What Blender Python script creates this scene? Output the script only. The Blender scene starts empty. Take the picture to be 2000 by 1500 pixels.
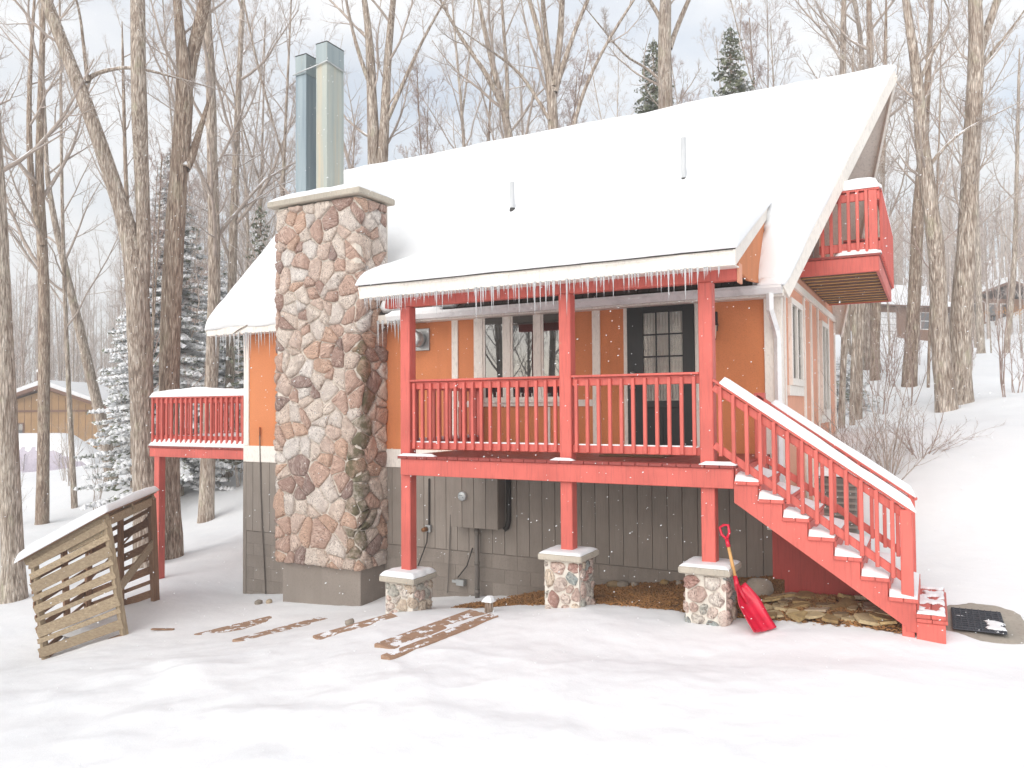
import bpy, bmesh, math, random
import numpy as np
from mathutils import Vector, Matrix, Quaternion

# ------------------------------------------------------------------ camera
SC = bpy.context.scene
COL = SC.collection
CF, CYAW, CPITCH, CROLL = 1527.16, .4929, .0295, -.0073
CPOS = np.array([5.7062, -7.7443, .5812])
_F = np.array([-math.sin(CYAW)*math.cos(CPITCH), math.cos(CYAW)*math.cos(CPITCH), math.sin(CPITCH)])
_R = np.array([math.cos(CYAW), math.sin(CYAW), 0.0])
_U = np.cross(_R, _F)
_R2 = math.cos(CROLL)*_R + math.sin(CROLL)*_U
_U2 = -math.sin(CROLL)*_R + math.cos(CROLL)*_U
cd = bpy.data.cameras.new('camera')
cam = bpy.data.objects.new('camera', cd)
COL.objects.link(cam)
cd.sensor_width = 36.0
cd.lens = 36.0*CF/2000.0
cd.clip_start = .05
cd.clip_end = 1200.0
cam.matrix_world = Matrix(((_R2[0], _U2[0], -_F[0], CPOS[0]), (_R2[1], _U2[1], -_F[1], CPOS[1]), (_R2[2], _U2[2], -_F[2], CPOS[2]), (0, 0, 0, 1)))
SC.camera = cam

def W(px, py, d):
    "world point seen at a photograph pixel, d metres in front of the camera"
    return CPOS + d*(_F + _R2*(px-1000)/CF - _U2*(py-750)/CF)
def WP(px, py, axis, v):
    r = _F + _R2*(px-1000)/CF - _U2*(py-750)/CF
    i = 'xyz'.index(axis)
    return CPOS + r*((v-CPOS[i])/r[i])

# ------------------------------------------------------------------ sky, sun, exposure
SUN_EL, SUN_AZ = math.radians(17), math.radians(-6)     # azimuth measured from -Y (behind the camera) towards -X when negative
sdir = Vector((math.sin(SUN_AZ)*math.cos(SUN_EL), -math.cos(SUN_AZ)*math.cos(SUN_EL), math.sin(SUN_EL)))
wd = bpy.data.worlds.new('World')
SC.world = wd
wd.use_nodes = True
nt = wd.node_tree
nt.nodes.clear()
out = nt.nodes.new('ShaderNodeOutputWorld')
bg = nt.nodes.new('ShaderNodeBackground')
sky = nt.nodes.new('ShaderNodeTexSky')
sky.sky_type = 'NISHITA'
sky.sun_disc = False
sky.sun_elevation = SUN_EL
sky.sun_rotation = math.atan2(sdir.x, sdir.y)
sky.air_density = 1.0
sky.dust_density = 1.5
tc = nt.nodes.new('ShaderNodeTexCoord')
mp = nt.nodes.new('ShaderNodeMapping')
mp.inputs['Location'].default_value = (.35, .1, .2)
mp.inputs['Scale'].default_value = (1.0, 1.0, 2.2)
nz = nt.nodes.new('ShaderNodeTexNoise')
nz.inputs['Scale'].default_value = 2.1
nz.inputs['Detail'].default_value = 5
nz.inputs['Roughness'].default_value = .52
rp = nt.nodes.new('ShaderNodeValToRGB')
rp.color_ramp.elements[0].position = .40
rp.color_ramp.elements[0].color = (.45, .45, .45, 1)
rp.color_ramp.elements[1].position = .60
rp.color_ramp.elements[1].color = (1, 1, 1, 1)
mx = nt.nodes.new('ShaderNodeMix')
mx.data_type = 'RGBA'
hs = nt.nodes.new('ShaderNodeMix')
hs.data_type = 'RGBA'
hs.blend_type = 'MIX'
L = nt.links.new
L(tc.outputs['Generated'], mp.inputs['Vector'])
L(mp.outputs['Vector'], nz.inputs['Vector'])
L(nz.outputs['Fac'], rp.inputs['Fac'])
L(rp.outputs['Color'], mx.inputs[0])
gain = nt.nodes.new('ShaderNodeVectorMath')
gain.operation = 'SCALE'
gain.inputs['Scale'].default_value = 2.3
L(sky.outputs['Color'], gain.inputs[0])
L(gain.outputs[0], mx.inputs[6])
mx.inputs[7].default_value = (13.2, 13.3, 13.5, 1)      # bright overcast cloud, same radiometric scale as the sky texture
L(mx.outputs[2], bg.inputs['Color'])
bg.inputs['Strength'].default_value = .05
L(bg.outputs['Background'], out.inputs['Surface'])

sl = bpy.data.lights.new('sun', 'SUN')
sl.energy = 3.3
sl.angle = math.radians(85)
sl.color = (1.0, .98, .955)
so = bpy.data.objects.new('sun', sl)
COL.objects.link(so)
so.rotation_euler = (-sdir).to_track_quat('-Z', 'Y').to_euler()
SC.view_settings.view_transform = 'Standard'
SC.view_settings.look = 'None'
SC.view_settings.exposure = .88
SC.view_settings.gamma = 1.0
CY_ = SC.cycles
CY_.max_bounces = 6
CY_.diffuse_bounces = 4
CY_.glossy_bounces = 2
CY_.transmission_bounces = 5
CY_.transparent_max_bounces = 4
CY_.volume_bounces = 0
CY_.caustics_reflective = False
CY_.caustics_refractive = False
SC.view_settings.use_curve_mapping = False

# ------------------------------------------------------------------ materials
def S(h, k=1.0):
    h = h.lstrip('#')
    c = [int(h[i:i+2], 16)/255 for i in (0, 2, 4)]
    return tuple(k*(x/12.92 if x <= .04045 else ((x+.055)/1.055)**2.4) for x in c) + (1.0,)

class NT:
    def __init__(s, name):
        s.m = bpy.data.materials.new(name)
        s.m.use_nodes = True
        s.t = s.m.node_tree
        s.b = s.t.nodes['Principled BSDF']
    def n(s, typ, **k):
        nd = s.t.nodes.new(typ)
        for a, v in k.items():
            if a.startswith('i_'):
                key = a[2:]
                key = int(key) if key.isdigit() else key.replace('_', ' ')
                nd.inputs[key].default_value = v
            else:
                setattr(nd, a, v)
        return nd
    def l(s, a, b): s.t.links.new(a, b)
    def coord(s, kind='Object', scale=(1, 1, 1), rand=False):
        t = s.n('ShaderNodeTexCoord')
        m = s.n('ShaderNodeMapping')
        m.inputs['Scale'].default_value = scale
        s.l(t.outputs[kind], m.inputs['Vector'])
        if rand:
            o = s.n('ShaderNodeObjectInfo')
            k = s.n('ShaderNodeVectorMath', operation='SCALE')
            cb = s.n('ShaderNodeCombineXYZ')
            for i in range(3): s.l(o.outputs['Random'], cb.inputs[i])
            k.inputs['Scale'].default_value = 37.0
            s.l(cb.outputs[0], k.inputs[0])
            s.l(k.outputs[0], m.inputs['Location'])
        return m.outputs['Vector']
    def noise(s, vec, scale, detail=4, rough=.55, dist=0):
        q = s.n('ShaderNodeTexNoise')
        q.inputs['Scale'].default_value = scale
        q.inputs['Detail'].default_value = detail
        q.inputs['Roughness'].default_value = rough
        q.inputs['Distortion'].default_value = dist
        s.l(vec, q.inputs['Vector'])
        return q.outputs['Fac']
    def ramp(s, fac, stops, interp='LINEAR'):
        r = s.n('ShaderNodeValToRGB')
        e = r.color_ramp.elements
        r.color_ramp.interpolation = interp
        while len(e) < len(stops): e.new(.5)
        for q, (p, c) in zip(e, stops):
            q.position = p
            q.color = c if not isinstance(c, (int, float)) else (c, c, c, 1)
        s.l(fac, r.inputs['Fac'])
        return r.outputs['Color']
    def mix(s, fac, a, b, blend='MIX'):
        q = s.n('ShaderNodeMix', data_type='RGBA', blend_type=blend)
        for v, i in ((fac, 0), (a, 6), (b, 7)):
            if hasattr(v, 'is_linked'): s.l(v, q.inputs[i])
            else: q.inputs[i].default_value = v
        return q.outputs[2]
    def bump(s, h, strength=.3, dist=.01, prev=None):
        q = s.n('ShaderNodeBump')
        q.inputs['Strength'].default_value = strength
        q.inputs['Distance'].default_value = dist
        s.l(h, q.inputs['Height'])
        if prev: s.l(prev, q.inputs['Normal'])
        s.l(q.outputs['Normal'], s.b.inputs['Normal'])
        return q.outputs['Normal']
    def col(s, c):
        if hasattr(c, 'is_linked'): s.l(c, s.b.inputs['Base Color'])
        else: s.b.inputs['Base Color'].default_value = c
    def set(s, **k):
        for a, v in k.items(): s.b.inputs[a.replace('_', ' ')].default_value = v

M = {}
def upz(q):
    "world-space upward component of the true surface normal"
    g = q.n('ShaderNodeNewGeometry')
    sp = q.n('ShaderNodeSeparateXYZ')
    q.l(g.outputs['Normal'], sp.inputs[0])
    return sp.outputs['Z']
def mathn(q, op, a, b=0.0):
    m = q.n('ShaderNodeMath', operation=op)
    for i, v in enumerate((a, b)):
        if hasattr(v, 'is_linked'): q.l(v, m.inputs[i])
        else: m.inputs[i].default_value = v
    return m.outputs[0]

def paint(name, hexc, grain=(18, 18, 1.2), var=.12, rough=.55, bump=.25, wear=None, streak=0):
    q = NT(name)
    c = S(hexc)
    v = q.coord(scale=grain, rand=True)
    n = q.noise(v, 3, 3, .6)
    v2 = q.coord(scale=(1, 1, 1), rand=True)
    n2 = q.noise(v2, 1.7, 3)
    d = tuple(x*(1-var) for x in c[:3])+(1,)
    u = tuple(min(1, x*(1+var*.8)+.006) for x in c[:3])+(1,)
    col = q.mix(q.ramp(n2, [(.3, 0), (.7, 1)]), d, u)
    col = q.mix(q.ramp(n, [(.28, .45), (.5, 0)]), col, tuple(x*.55 for x in c[:3])+(1,))
    if streak:
        s1 = q.noise(q.coord(scale=(5, 5, .45)), 1.0, 4, .6)
        s2 = q.noise(q.coord(scale=(.7, .7, .7)), 1.0, 3, .5)
        col = q.mix(q.ramp(s1, [(.46, 0), (.66, streak)]), col, tuple(x*.72 for x in c[:3])+(1,))
        col = q.mix(q.ramp(s2, [(.42, 0), (.68, streak*.9)]), col, tuple(min(1, x*1.12+.04) for x in c[:3])+(1,))
    if wear:
        w = q.noise(q.coord(scale=(6, 6, 2), rand=True), 6, 4, .7)
        col = q.mix(q.ramp(w, [(.66, 0), (.72, .8)]), col, S(wear))
    q.col(col)
    q.set(Roughness=rough)
    if bump: q.bump(n, bump, .004)
    M[name] = q.m
    return q.m

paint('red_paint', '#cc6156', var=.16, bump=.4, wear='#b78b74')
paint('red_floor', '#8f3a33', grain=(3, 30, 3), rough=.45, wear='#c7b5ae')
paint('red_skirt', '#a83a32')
paint('orange_wall', '#cf7f4e', grain=(30, 30, 30), var=.07, rough=.8, bump=.5, streak=.35)
paint('peach_wall', '#dc9d80', grain=(25, 25, 3), var=.08, rough=.7)
paint('cream_trim', '#e9e2d9', grain=(12, 12, 4), var=.05, rough=.6, bump=.12)
paint('white_metal', '#ececec', grain=(2, 2, 2), var=.03, rough=.35, bump=.05)
paint('grey_siding', '#8a8077', grain=(26, 26, 1.4), var=.14, rough=.75, bump=.4, streak=.5)
paint('grey_block', '#897f76', grain=(14, 14, 14), var=.13, rough=.85, bump=.5, streak=.5)
paint('black_paint', '#0d0d0e', grain=(10, 10, 2), var=.1, rough=.5, bump=.1)
paint('dark_metal', '#2c2a28', grain=(9, 9, 9), var=.1, rough=.5)
paint('tan_siding', '#a9865e', grain=(12, 12, 1), var=.12, rough=.8)
paint('brown_trim', '#7b5a4b', grain=(6, 6, 6), rough=.8)
paint('brown_siding', '#8d6a52', grain=(4, 4, 18), rough=.8)
paint('tarp', '#b9b1bd', grain=(3, 3, 3), var=.1, rough=.5, bump=.3)
paint('grey_pipe', '#6f6862', grain=(9, 9, 2), rough=.5)
paint('cable_grey', '#6b625b', grain=(9, 9, 9), rough=.7)
paint('cord_black', '#2b2522', grain=(9, 9, 9), rough=.6)
paint('shovel_red', '#d2163a', grain=(4, 4, 4), var=.06, rough=.32, bump=.05)
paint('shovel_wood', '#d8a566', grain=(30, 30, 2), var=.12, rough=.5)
paint('curtain', '#f1ede4', grain=(3, 3, 3), rough=.9)
paint('rubber', '#3b3d45', grain=(9, 9, 9), rough=.7)
paint('concrete', '#a39a8e', grain=(9, 9, 9), var=.14, rough=.9, bump=.4)
paint('cap_stone', '#b3aa9c', grain=(14, 14, 5), var=.18, rough=.85, bump=.5, wear='#b98a63')
paint('mortar', '#d2c9bd', grain=(30, 30, 30), var=.12, rough=.95, bump=.6)
paint('mortar_light', '#dad3c8', grain=(30, 30, 30), var=.1, rough=.95, bump=.6)
paint('cobble', '#9b9083', grain=(9, 9, 9), var=.25, rough=.85, bump=.6)
paint('chip', '#9a6f42', grain=(20, 20, 20), var=.35, rough=.9, bump=.5)
paint('soil', '#6b4e33', grain=(14, 14, 14), var=.35, rough=.95, bump=.8)
paint('leaf_dry', '#c08a4c', grain=(9, 9, 9), var=.3, rough=.8)

def wood(name, a, b, c, ax=2, rough=.8, snow=0):
    q = NT(name)
    sc = [22, 22, 22]
    sc[ax] = 1.6
    v = q.coord(scale=tuple(sc), rand=True)
    n = q.noise(v, 2.2, 7, .65, .4)
    k = q.ramp(n, [(.25, S(a)), (.5, S(b)), (.75, S(c))])
    o = q.n('ShaderNodeObjectInfo')
    k = q.mix(mathn(q, 'MULTIPLY', o.outputs['Random'], .45), k, S(a))
    if snow:
        g = q.noise(q.coord(), 9, 5, .65)
        f = q.ramp(mathn(q, 'MULTIPLY', mathn(q, 'ADD', g, snow-.5), q.ramp(upz(q), [(.6, 0), (.8, 1)])), [(.055, 0), (.085, 1)])
        k = q.mix(f, k, (.86, .87, .89, 1))
    q.col(k)
    q.set(Roughness=rough)
    q.bump(n, .5, .006)
    M[name] = q.m
for i, sfx in enumerate('xyz'):
    wood('wood_grey_'+sfx, '#7b6b58', '#ab977c', '#c9b899', i)
    wood('wood_brown_'+sfx, '#654a3a', '#957258', '#ae8d70', i)
wood('wood_plank_x', '#8a6c55', '#a98870', '#bf9f85', 0, snow=.01)
wood('under_board', '#3a2418', '#6a4630', '#8a6446', 0)

def mk_snow():
    q = NT('snow')
    v = q.coord()
    n1 = q.noise(v, 1.3, 3, .55)
    n2 = q.noise(v, 14, 4, .62)
    n3 = q.noise(v, 90, 1, .6)
    h = mathn(q, 'ADD', mathn(q, 'MULTIPLY', n1, 1.0), mathn(q, 'MULTIPLY', n2, .16))
    h = mathn(q, 'ADD', h, mathn(q, 'MULTIPLY', n3, .03))
    q.col(q.mix(q.ramp(n1, [(.3, 0), (.7, 1)]), (.825, .835, .848, 1), (.862, .866, .872, 1)))
    q.set(Roughness=.75)
    q.b.inputs['Specular IOR Level'].default_value = .25
    q.bump(h, .4, .06)
    M['snow'] = q.m
mk_snow()

def mk_bark(name, a, b, c, lichen=.35, snow=.12, scale=(24, 24, 3.0)):
    q = NT(name)
    v = q.coord(scale=scale, rand=True)
    n = q.noise(v, 1.0, 5, .68, .3)
    vo = q.n('ShaderNodeTexVoronoi', feature='DISTANCE_TO_EDGE')
    vo.inputs['Scale'].default_value = 1.1
    q.l(v, vo.inputs['Vector'])
    crack = q.ramp(vo.outputs['Distance'], [(0, .0), (.22, 1)])
    k = q.ramp(n, [(.36, S(a)), (.5, S(b)), (.63, S(c))])
    k = q.mix(crack, q.mix(.5, k, S('#5c4c41')), k)
    l = q.noise(q.coord(scale=(1, 1, .7), rand=True), 3.1, 5, .6)
    k = q.mix(q.ramp(l, [(.58, 0), (.68, lichen)]), k, S('#b5b597'))
    l2 = q.noise(q.coord(scale=(1.6, 1.6, .6), rand=True), 1.7, 4, .6)
    k = q.mix(q.ramp(l2, [(.52, 0), (.66, .4)]), k, S('#7d685a'))
    g = q.noise(q.coord(scale=(1, 1, 1), rand=True), 5.0, 4, .6)
    f = mathn(q, 'ADD', upz(q), mathn(q, 'MULTIPLY', mathn(q, 'SUBTRACT', g, .5), 1.5))
    k = q.mix(q.ramp(f, [(.62-snow, 0), (.72-snow, 1)]), k, (.87, .88, .9, 1))
    q.col(k)
    q.set(Roughness=.9)
    q.b.inputs['Specular IOR Level'].default_value = .2
    hh = mathn(q, 'ADD', n, mathn(q, 'MULTIPLY', crack, .5))
    q.bump(hh, .9, .02)
    M[name] = q.m
mk_bark('bark', '#7e7065', '#bdad9e', '#e2d8cc')
mk_bark('bark_dark', '#715f53', '#ac9887', '#d3c5b5', lichen=.2)
mk_bark('bark_pale', '#8a7d71', '#c6b9aa', '#e6dcd0', lichen=.4)

def mk_twig(name, c, snow=.5):
    q = NT(name)
    n = q.noise(q.coord(rand=True), 4, 3)
    k = q.mix(q.ramp(n, [(.3, 0), (.7, 1)]), S(c), S(c, .65))
    g = q.noise(q.coord(scale=(1, 1, 1), rand=True), 2.2, 4, .6)
    f = mathn(q, 'ADD', upz(q), mathn(q, 'MULTIPLY', mathn(q, 'SUBTRACT', g, .5), 2.4))
    k = q.mix(q.ramp(f, [(.95-snow, 0), (1.05-snow, 1)]), k, (.87, .88, .9, 1))
    q.col(k)
    q.set(Roughness=.9)
    M[name] = q.m
mk_twig('twig', '#bcada2', .36)
mk_twig('twig_red', '#b29b91', .2)
mk_twig('twig_far', '#c6b8ae', .42)

def mk_needles(name, snow):
    q = NT(name)
    n = q.noise(q.coord(rand=True), 2.4, 4)
    k = q.ramp(n, [(.3, S('#5a6350')), (.5, S('#7a8068')), (.7, S('#9b9b82'))])
    g = q.noise(q.coord(rand=True), 3.2, 4, .65)
    k = q.mix(q.ramp(g, [(.6-snow, 0), (.68-snow, 1)]), k, (.87, .88, .9, 1))
    q.col(k)
    q.set(Roughness=.8)
    M[name] = q.m
mk_needles('needles', .03)
mk_needles('needles_snowy', .17)

def mk_stone(name, stops, moss=0, stria=1.0):
    q = NT(name)
    o = q.n('ShaderNodeObjectInfo')
    base = q.ramp(o.outputs['Random'], stops, 'CONSTANT')
    v = q.coord(rand=True)
    # every stone carries its own bedding direction
    rot = q.n('ShaderNodeVectorRotate', rotation_type='EULER_XYZ')
    cb = q.n('ShaderNodeCombineXYZ')
    for i, k in enumerate((19.0, 31.0, 47.0)): q.l(mathn(q, 'MULTIPLY', o.outputs['Random'], k), cb.inputs[i])
    q.l(v, rot.inputs['Vector'])
    q.l(cb.outputs[0], rot.inputs['Rotation'])
    mpn = q.n('ShaderNodeMapping')
    mpn.inputs['Scale'].default_value = (3, 19, 19) if stria else (9, 9, 9)
    q.l(rot.outputs[0], mpn.inputs['Vector'])
    n = q.noise(mpn.outputs[0], 1.5, 8, .7, 2.2)
    blot = q.noise(v, 7, 5, .6, .5)
    k = q.mix(q.ramp(n, [(.40, 1), (.50, 0)]), base, q.mix(.72, base, S('#6a4a3d')))
    k = q.mix(q.ramp(n, [(.5, 0), (.64, .9)]), k, q.mix(.65, base, S('#f6e8da')))
    k = q.mix(q.ramp(blot, [(.46, 0), (.62, .75)]), k, q.mix(.35, base, S('#86665a')))
    if moss:
        mo = q.noise(v, 5, 5, .65)
        k = q.mix(q.ramp(mo, [(.42, 0), (.58, .85)]), k, S('#5d5a34'))
        k = q.mix(.35, k, S('#6f6750'))
    q.col(k)
    q.set(Roughness=.82)
    q.bump(mathn(q, 'ADD', n, mathn(q, 'MULTIPLY', blot, .7)), 1.0, .04)
    M[name] = q.m
ST = [(0, S('#ecd3c3')), (.12, S('#dcb8a5')), (.24, S('#f5e9de')), (.36, S('#d2b09f')), (.46, S('#f0dccc')), (.56, S('#b8978a')), (.62, S('#f3e4d6')), (.74, S('#e3bda5')), (.86, S('#a68d85')), (.92, S('#f8f0e8'))]
mk_stone('stone', ST)
mk_stone('stone_moss', ST, moss=1)
mk_stone('pebble', [(0, S('#ead8cc')), (.2, S('#e0c4b7')), (.38, S('#d3cbc0')), (.52, S('#c4c4ba')), (.62, S('#e6d3bd')), (.78, S('#a3aeac')), (.86, S('#c79b8f')), (.92, S('#f0e7dc'))], stria=0)

def mk_flue(name, a, b, tan, amt):
    q = NT(name)
    v = q.coord(scale=(7, 7, .35), rand=True)
    n = q.noise(v, 1.4, 4, .6)
    k = q.mix(q.ramp(n, [(.3, 0), (.7, 1)]), S(a), S(b))
    r = q.noise(q.coord(scale=(6, 6, .3), rand=True), .9, 4, .55)
    k = q.mix(q.ramp(r, [(.5-amt, 0), (.66-amt, .85)]), k, S(tan))
    q.col(k)
    q.set(Roughness=.5, Metallic=.25)
    q.bump(n, .1, .004)
    M[name] = q.m
mk_flue('flue_metal', '#7c8a92', '#98a5aa', '#b3a283', -.08)
mk_flue('flue_tan', '#9aa3a0', '#b3b5aa', '#bcae95', -.02)
mk_flue('flue_green', '#8b979a', '#9fa9a9', '#aca58f', -.1)
def mk_simple(name, c, rough=.5, metal=0, **k):
    q = NT(name)
    n = q.noise(q.coord(rand=True), 6, 4)
    q.col(q.mix(n, c, tuple(x*.8 for x in c[:3])+(1,)))
    q.set(Roughness=rough, Metallic=metal, **k)
    M[name] = q.m
mk_simple('galv', S('#b9bcbc'), .35, .7)
mk_simple('lamp_glass', S('#e8e2d2'), .3)
mk_simple('dial', S('#eceeee'), .3)
mk_simple('dial_print', S('#6b6f73'), .5)
mk_simple('brass', S('#8a5f3d'), .4, .4)
mk_simple('shade', S('#5a5650'), .8)
q = NT('glass')
q.col((.012, .014, .016, 1))
q.set(Roughness=.015, IOR=1.9)
q.b.inputs['Specular IOR Level'].default_value = .85
M['glass'] = q.m
q = NT('door_glass')
q.t.nodes.remove(q.b)
tr_ = q.n('ShaderNodeBsdfTransparent')
gl_ = q.n('ShaderNodeBsdfGlossy')
gl_.inputs['Roughness'].default_value = .02
fr_ = q.n('ShaderNodeFresnel')
fr_.inputs['IOR'].default_value = 1.2
ms_ = q.n('ShaderNodeMixShader')
q.l(fr_.outputs[0], ms_.inputs[0]); q.l(tr_.outputs[0], ms_.inputs[1]); q.l(gl_.outputs[0], ms_.inputs[2])
q.l(ms_.outputs[0], q.t.nodes['Material Output'].inputs['Surface'])
M['door_glass'] = q.m
q = NT('ice')
nn = q.noise(q.coord(rand=True), 25, 3)
q.col((.9, .93, .95, 1))
q.set(Roughness=.12, IOR=1.31)
q.b.inputs['Transmission Weight'].default_value = .5
q.bump(nn, .3, .004)
M['ice'] = q.m
def mk_shingle():
    q = NT('shingle')
    v = q.coord()
    b = q.n('ShaderNodeTexBrick')
    b.inputs['Scale'].default_value = 3.3
    b.inputs['Color1'].default_value = S('#4a4340')
    b.inputs['Color2'].default_value = S('#5d544e')
    b.inputs['Mortar'].default_value = S('#2c2725')
    q.l(v, b.inputs['Vector'])
    q.col(b.outputs['Color'])
    q.set(Roughness=.95)
    q.bump(q.noise(v, 60, 3), .5, .005)
    M['shingle'] = q.m
mk_shingle()
def mk_flag():
    q = NT('flagstone')
    o = q.n('ShaderNodeObjectInfo')
    base = q.ramp(o.outputs['Random'], [(0, S('#b39a6c')), (.25, S('#9c8157')), (.5, S('#c0ac86')), (.7, S('#8a7558')), (.85, S('#b8a68e'))], 'CONSTANT')
    n = q.noise(q.coord(rand=True), 9, 7, .65, .6)
    k = q.mix(q.ramp(n, [(.3, 1), (.55, 0)]), base, q.mix(.6, base, S('#5d4a33')))
    q.col(k)
    q.set(Roughness=.92)
    q.bump(n, .9, .02)
    M['flagstone'] = q.m
mk_flag()
mk_simple('pipe_grey', S('#c9cbcd'), .5)

# ------------------------------------------------------------------ mesh helpers
class MB:
    "collects geometry, build() links it as ONE mesh object"
    def __init__(s): s.v = []; s.f = []
    def add(s, v, f):
        o = len(s.v)
        s.v += [tuple(map(float, p)) for p in v]
        s.f += [tuple(i+o for i in q) for q in f]
        return s
    def box(s, x0, x1, y0, y1, z0, z1):
        v = [(x, y, z) for x in (x0, x1) for y in (y0, y1) for z in (z0, z1)]
        return s.add(v, [(0, 1, 3, 2), (4, 6, 7, 5), (0, 4, 5, 1), (2, 3, 7, 6), (0, 2, 6, 4), (1, 5, 7, 3)])
    def cbox(s, x0, x1, y0, y1, z0, z1, b=.005, mat=None):
        c = np.array([(x0+x1)/2, (y0+y1)/2, (z0+z1)/2])
        h = np.abs(np.array([x1-x0, y1-y0, z1-z0]))/2
        b = min(b, h.min()*.45)
        idx = {}; v = []
        for sx in (-1, 1):
            for sy in (-1, 1):
                for sz in (-1, 1):
                    sg = np.array([sx, sy, sz])
                    for a in range(3):
                        p = sg*(h-b); p[a] = sg[a]*h[a]
                        idx[(sx, sy, sz, a)] = len(v); v.append(p)
        f = []
        for a in range(3):
            o1, o2 = [k for k in range(3) if k != a]
            for sg in (-1, 1):
                q = []
                for s1, s2 in ((-1, -1), (1, -1), (1, 1), (-1, 1)):
                    k = [0, 0, 0]; k[a] = sg; k[o1] = s1; k[o2] = s2
                    q.append(idx[(*k, a)])
                f.append(q)
        for a in range(3):           # edges along axis a
            o1, o2 = [k for k in range(3) if k != a]
            for s1 in (-1, 1):
                for s2 in (-1, 1):
                    q = []
                    for sa, fa in ((-1, o1), (1, o1), (1, o2), (-1, o2)):
                        k = [0, 0, 0]; k[a] = sa; k[o1] = s1; k[o2] = s2
                        q.append(idx[(*k, fa)])
                    f.append(q)
        for sx in (-1, 1):
            for sy in (-1, 1):
                for sz in (-1, 1):
                    f.append([idx[(sx, sy, sz, a)] for a in range(3)])
        V = np.array(v); g = []
        for q in f:
            n = np.cross(V[q[1]]-V[q[0]], V[q[2]]-V[q[0]])
            g.append(tuple(q) if n @ V[q].mean(0) > 0 else tuple(q[::-1]))
        V = V+c
        if mat is not None: V = V @ np.array(mat.to_3x3()).T + np.array(mat.translation)
        return s.add(V, g)
    def beam(s, p, q, w, h, b=.005, up=(0, 0, 1)):
        "bar from p to q; w across, h along up"
        p, q = Vector(p), Vector(q)
        d = q-p; L_ = d.length; x = d.normalized()
        y = Vector(up).cross(x)
        if y.length < 1e-4: y = Vector((1, 0, 0)).cross(x)
        y.normalize(); z = x.cross(y)
        m = Matrix((x, y, z)).transposed().to_4x4(); m.translation = (p+q)/2
        return s.cbox(-L_/2, L_/2, -w/2, w/2, -h/2, h/2, b, m)
    def prism(s, poly, axis, a, b):
        "polygon in the plane across axis, extruded from a to b"
        n = len(poly); v = []
        for t in (a, b):
            for p in poly:
                v.append({'x': (t, p[0], p[1]), 'y': (p[0], t, p[1]), 'z': (p[0], p[1], t)}[axis])
        f = [tuple(range(n)), tuple(range(2*n-1, n-1, -1))]
        f += [(i, i+n, (i+1) % n+n, (i+1) % n) for i in range(n)]
        return s.add(v, f)
    def tube(s, pts, rad, k=8, cap=True):
        P = np.asarray(pts, float); n = len(P)
        R = np.full(n, rad) if np.isscalar(rad) else np.asarray(rad, float)
        T = np.gradient(P, axis=0)
        T /= np.linalg.norm(T, axis=1)[:, None]+1e-12
        ref = np.array([1.0, 0, 0]) if abs(T[0][0]) < .8 else np.array([0, 1.0, 0])
        a = np.arange(k)*2*math.pi/k
        V = []
        u = np.cross(T[0], ref); u /= np.linalg.norm(u)
        for i in range(n):
            u = u-T[i]*(u@T[i]); u /= np.linalg.norm(u)+1e-12
            w = np.cross(T[i], u)
            V.append(P[i]+R[i]*(np.cos(a)[:, None]*u+np.sin(a)[:, None]*w))
        V = np.concatenate(V)
        f = [(i*k+j, i*k+(j+1) % k, (i+1)*k+(j+1) % k, (i+1)*k+j) for i in range(n-1) for j in range(k)]
        if cap:
            f.append(tuple(range(k-1, -1, -1))); f.append(tuple((n-1)*k+j for j in range(k)))
        return s.add(V, f)
    def mesh(s, name, mat=None, smooth=False, fix=True):
        me = bpy.data.meshes.new(name)
        me.from_pydata(s.v, [], s.f)
        if fix:
            bm = bmesh.new(); bm.from_mesh(me)
            bmesh.ops.recalc_face_normals(bm, faces=bm.faces)
            bm.to_mesh(me); bm.free()
        if mat: me.materials.append(M[mat])
        if smooth: me.shade_smooth()
        me.update()
        return me
    def build(s, name, mat, parent=None, smooth=False, fix=True):
        return link(name, s.mesh(name, mat, smooth, fix), parent)

def link(name, me, parent=None, loc=None, rot=None, scl=None, local=False):
    o = bpy.data.objects.new(name, me)
    COL.objects.link(o)
    if loc is not None: o.location = loc
    if rot is not None: o.rotation_euler = rot
    if scl is not None: o.scale = scl if hasattr(scl, '__len__') else (scl,)*3
    if parent is not None:
        o.parent = parent
        if not local: o.matrix_parent_inverse = Matrix.Translation(-ORI.get(parent.name, Vector((0, 0, 0))))
    return o
ORI = {}
def thing(name, label, cat, loc=(0, 0, 0), group=None):
    o = bpy.data.objects.new(name, None)
    COL.objects.link(o)
    o.empty_display_size = .2
    o.location = loc
    ORI[o.name] = Vector(loc)
    return tag(o, label, cat, group)
def tag(o, label, cat=None, group=None, kind=None):
    if label: o['label'] = label
    if cat: o['category'] = cat
    if group: o['group'] = group
    if kind: o['kind'] = kind
    return o
def fastmesh(name, V, Fq, mat, smooth=True):
    "numpy mesh of quads (n,4) or tris (n,3)"
    me = bpy.data.meshes.new(name)
    V = np.asarray(V, np.float32); Fq = np.asarray(Fq, np.int32)
    k = Fq.shape[1]
    me.vertices.add(len(V)); me.vertices.foreach_set('co', V.ravel())
    me.loops.add(Fq.size); me.loops.foreach_set('vertex_index', Fq.ravel())
    me.polygons.add(len(Fq))
    me.polygons.foreach_set('loop_start', np.arange(0, Fq.size, k, dtype=np.int32))
    me.polygons.foreach_set('loop_total', np.full(len(Fq), k, np.int32))
    me.update(calc_edges=True)
    if mat: me.materials.append(M[mat])
    if smooth: me.shade_smooth()
    return me

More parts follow.
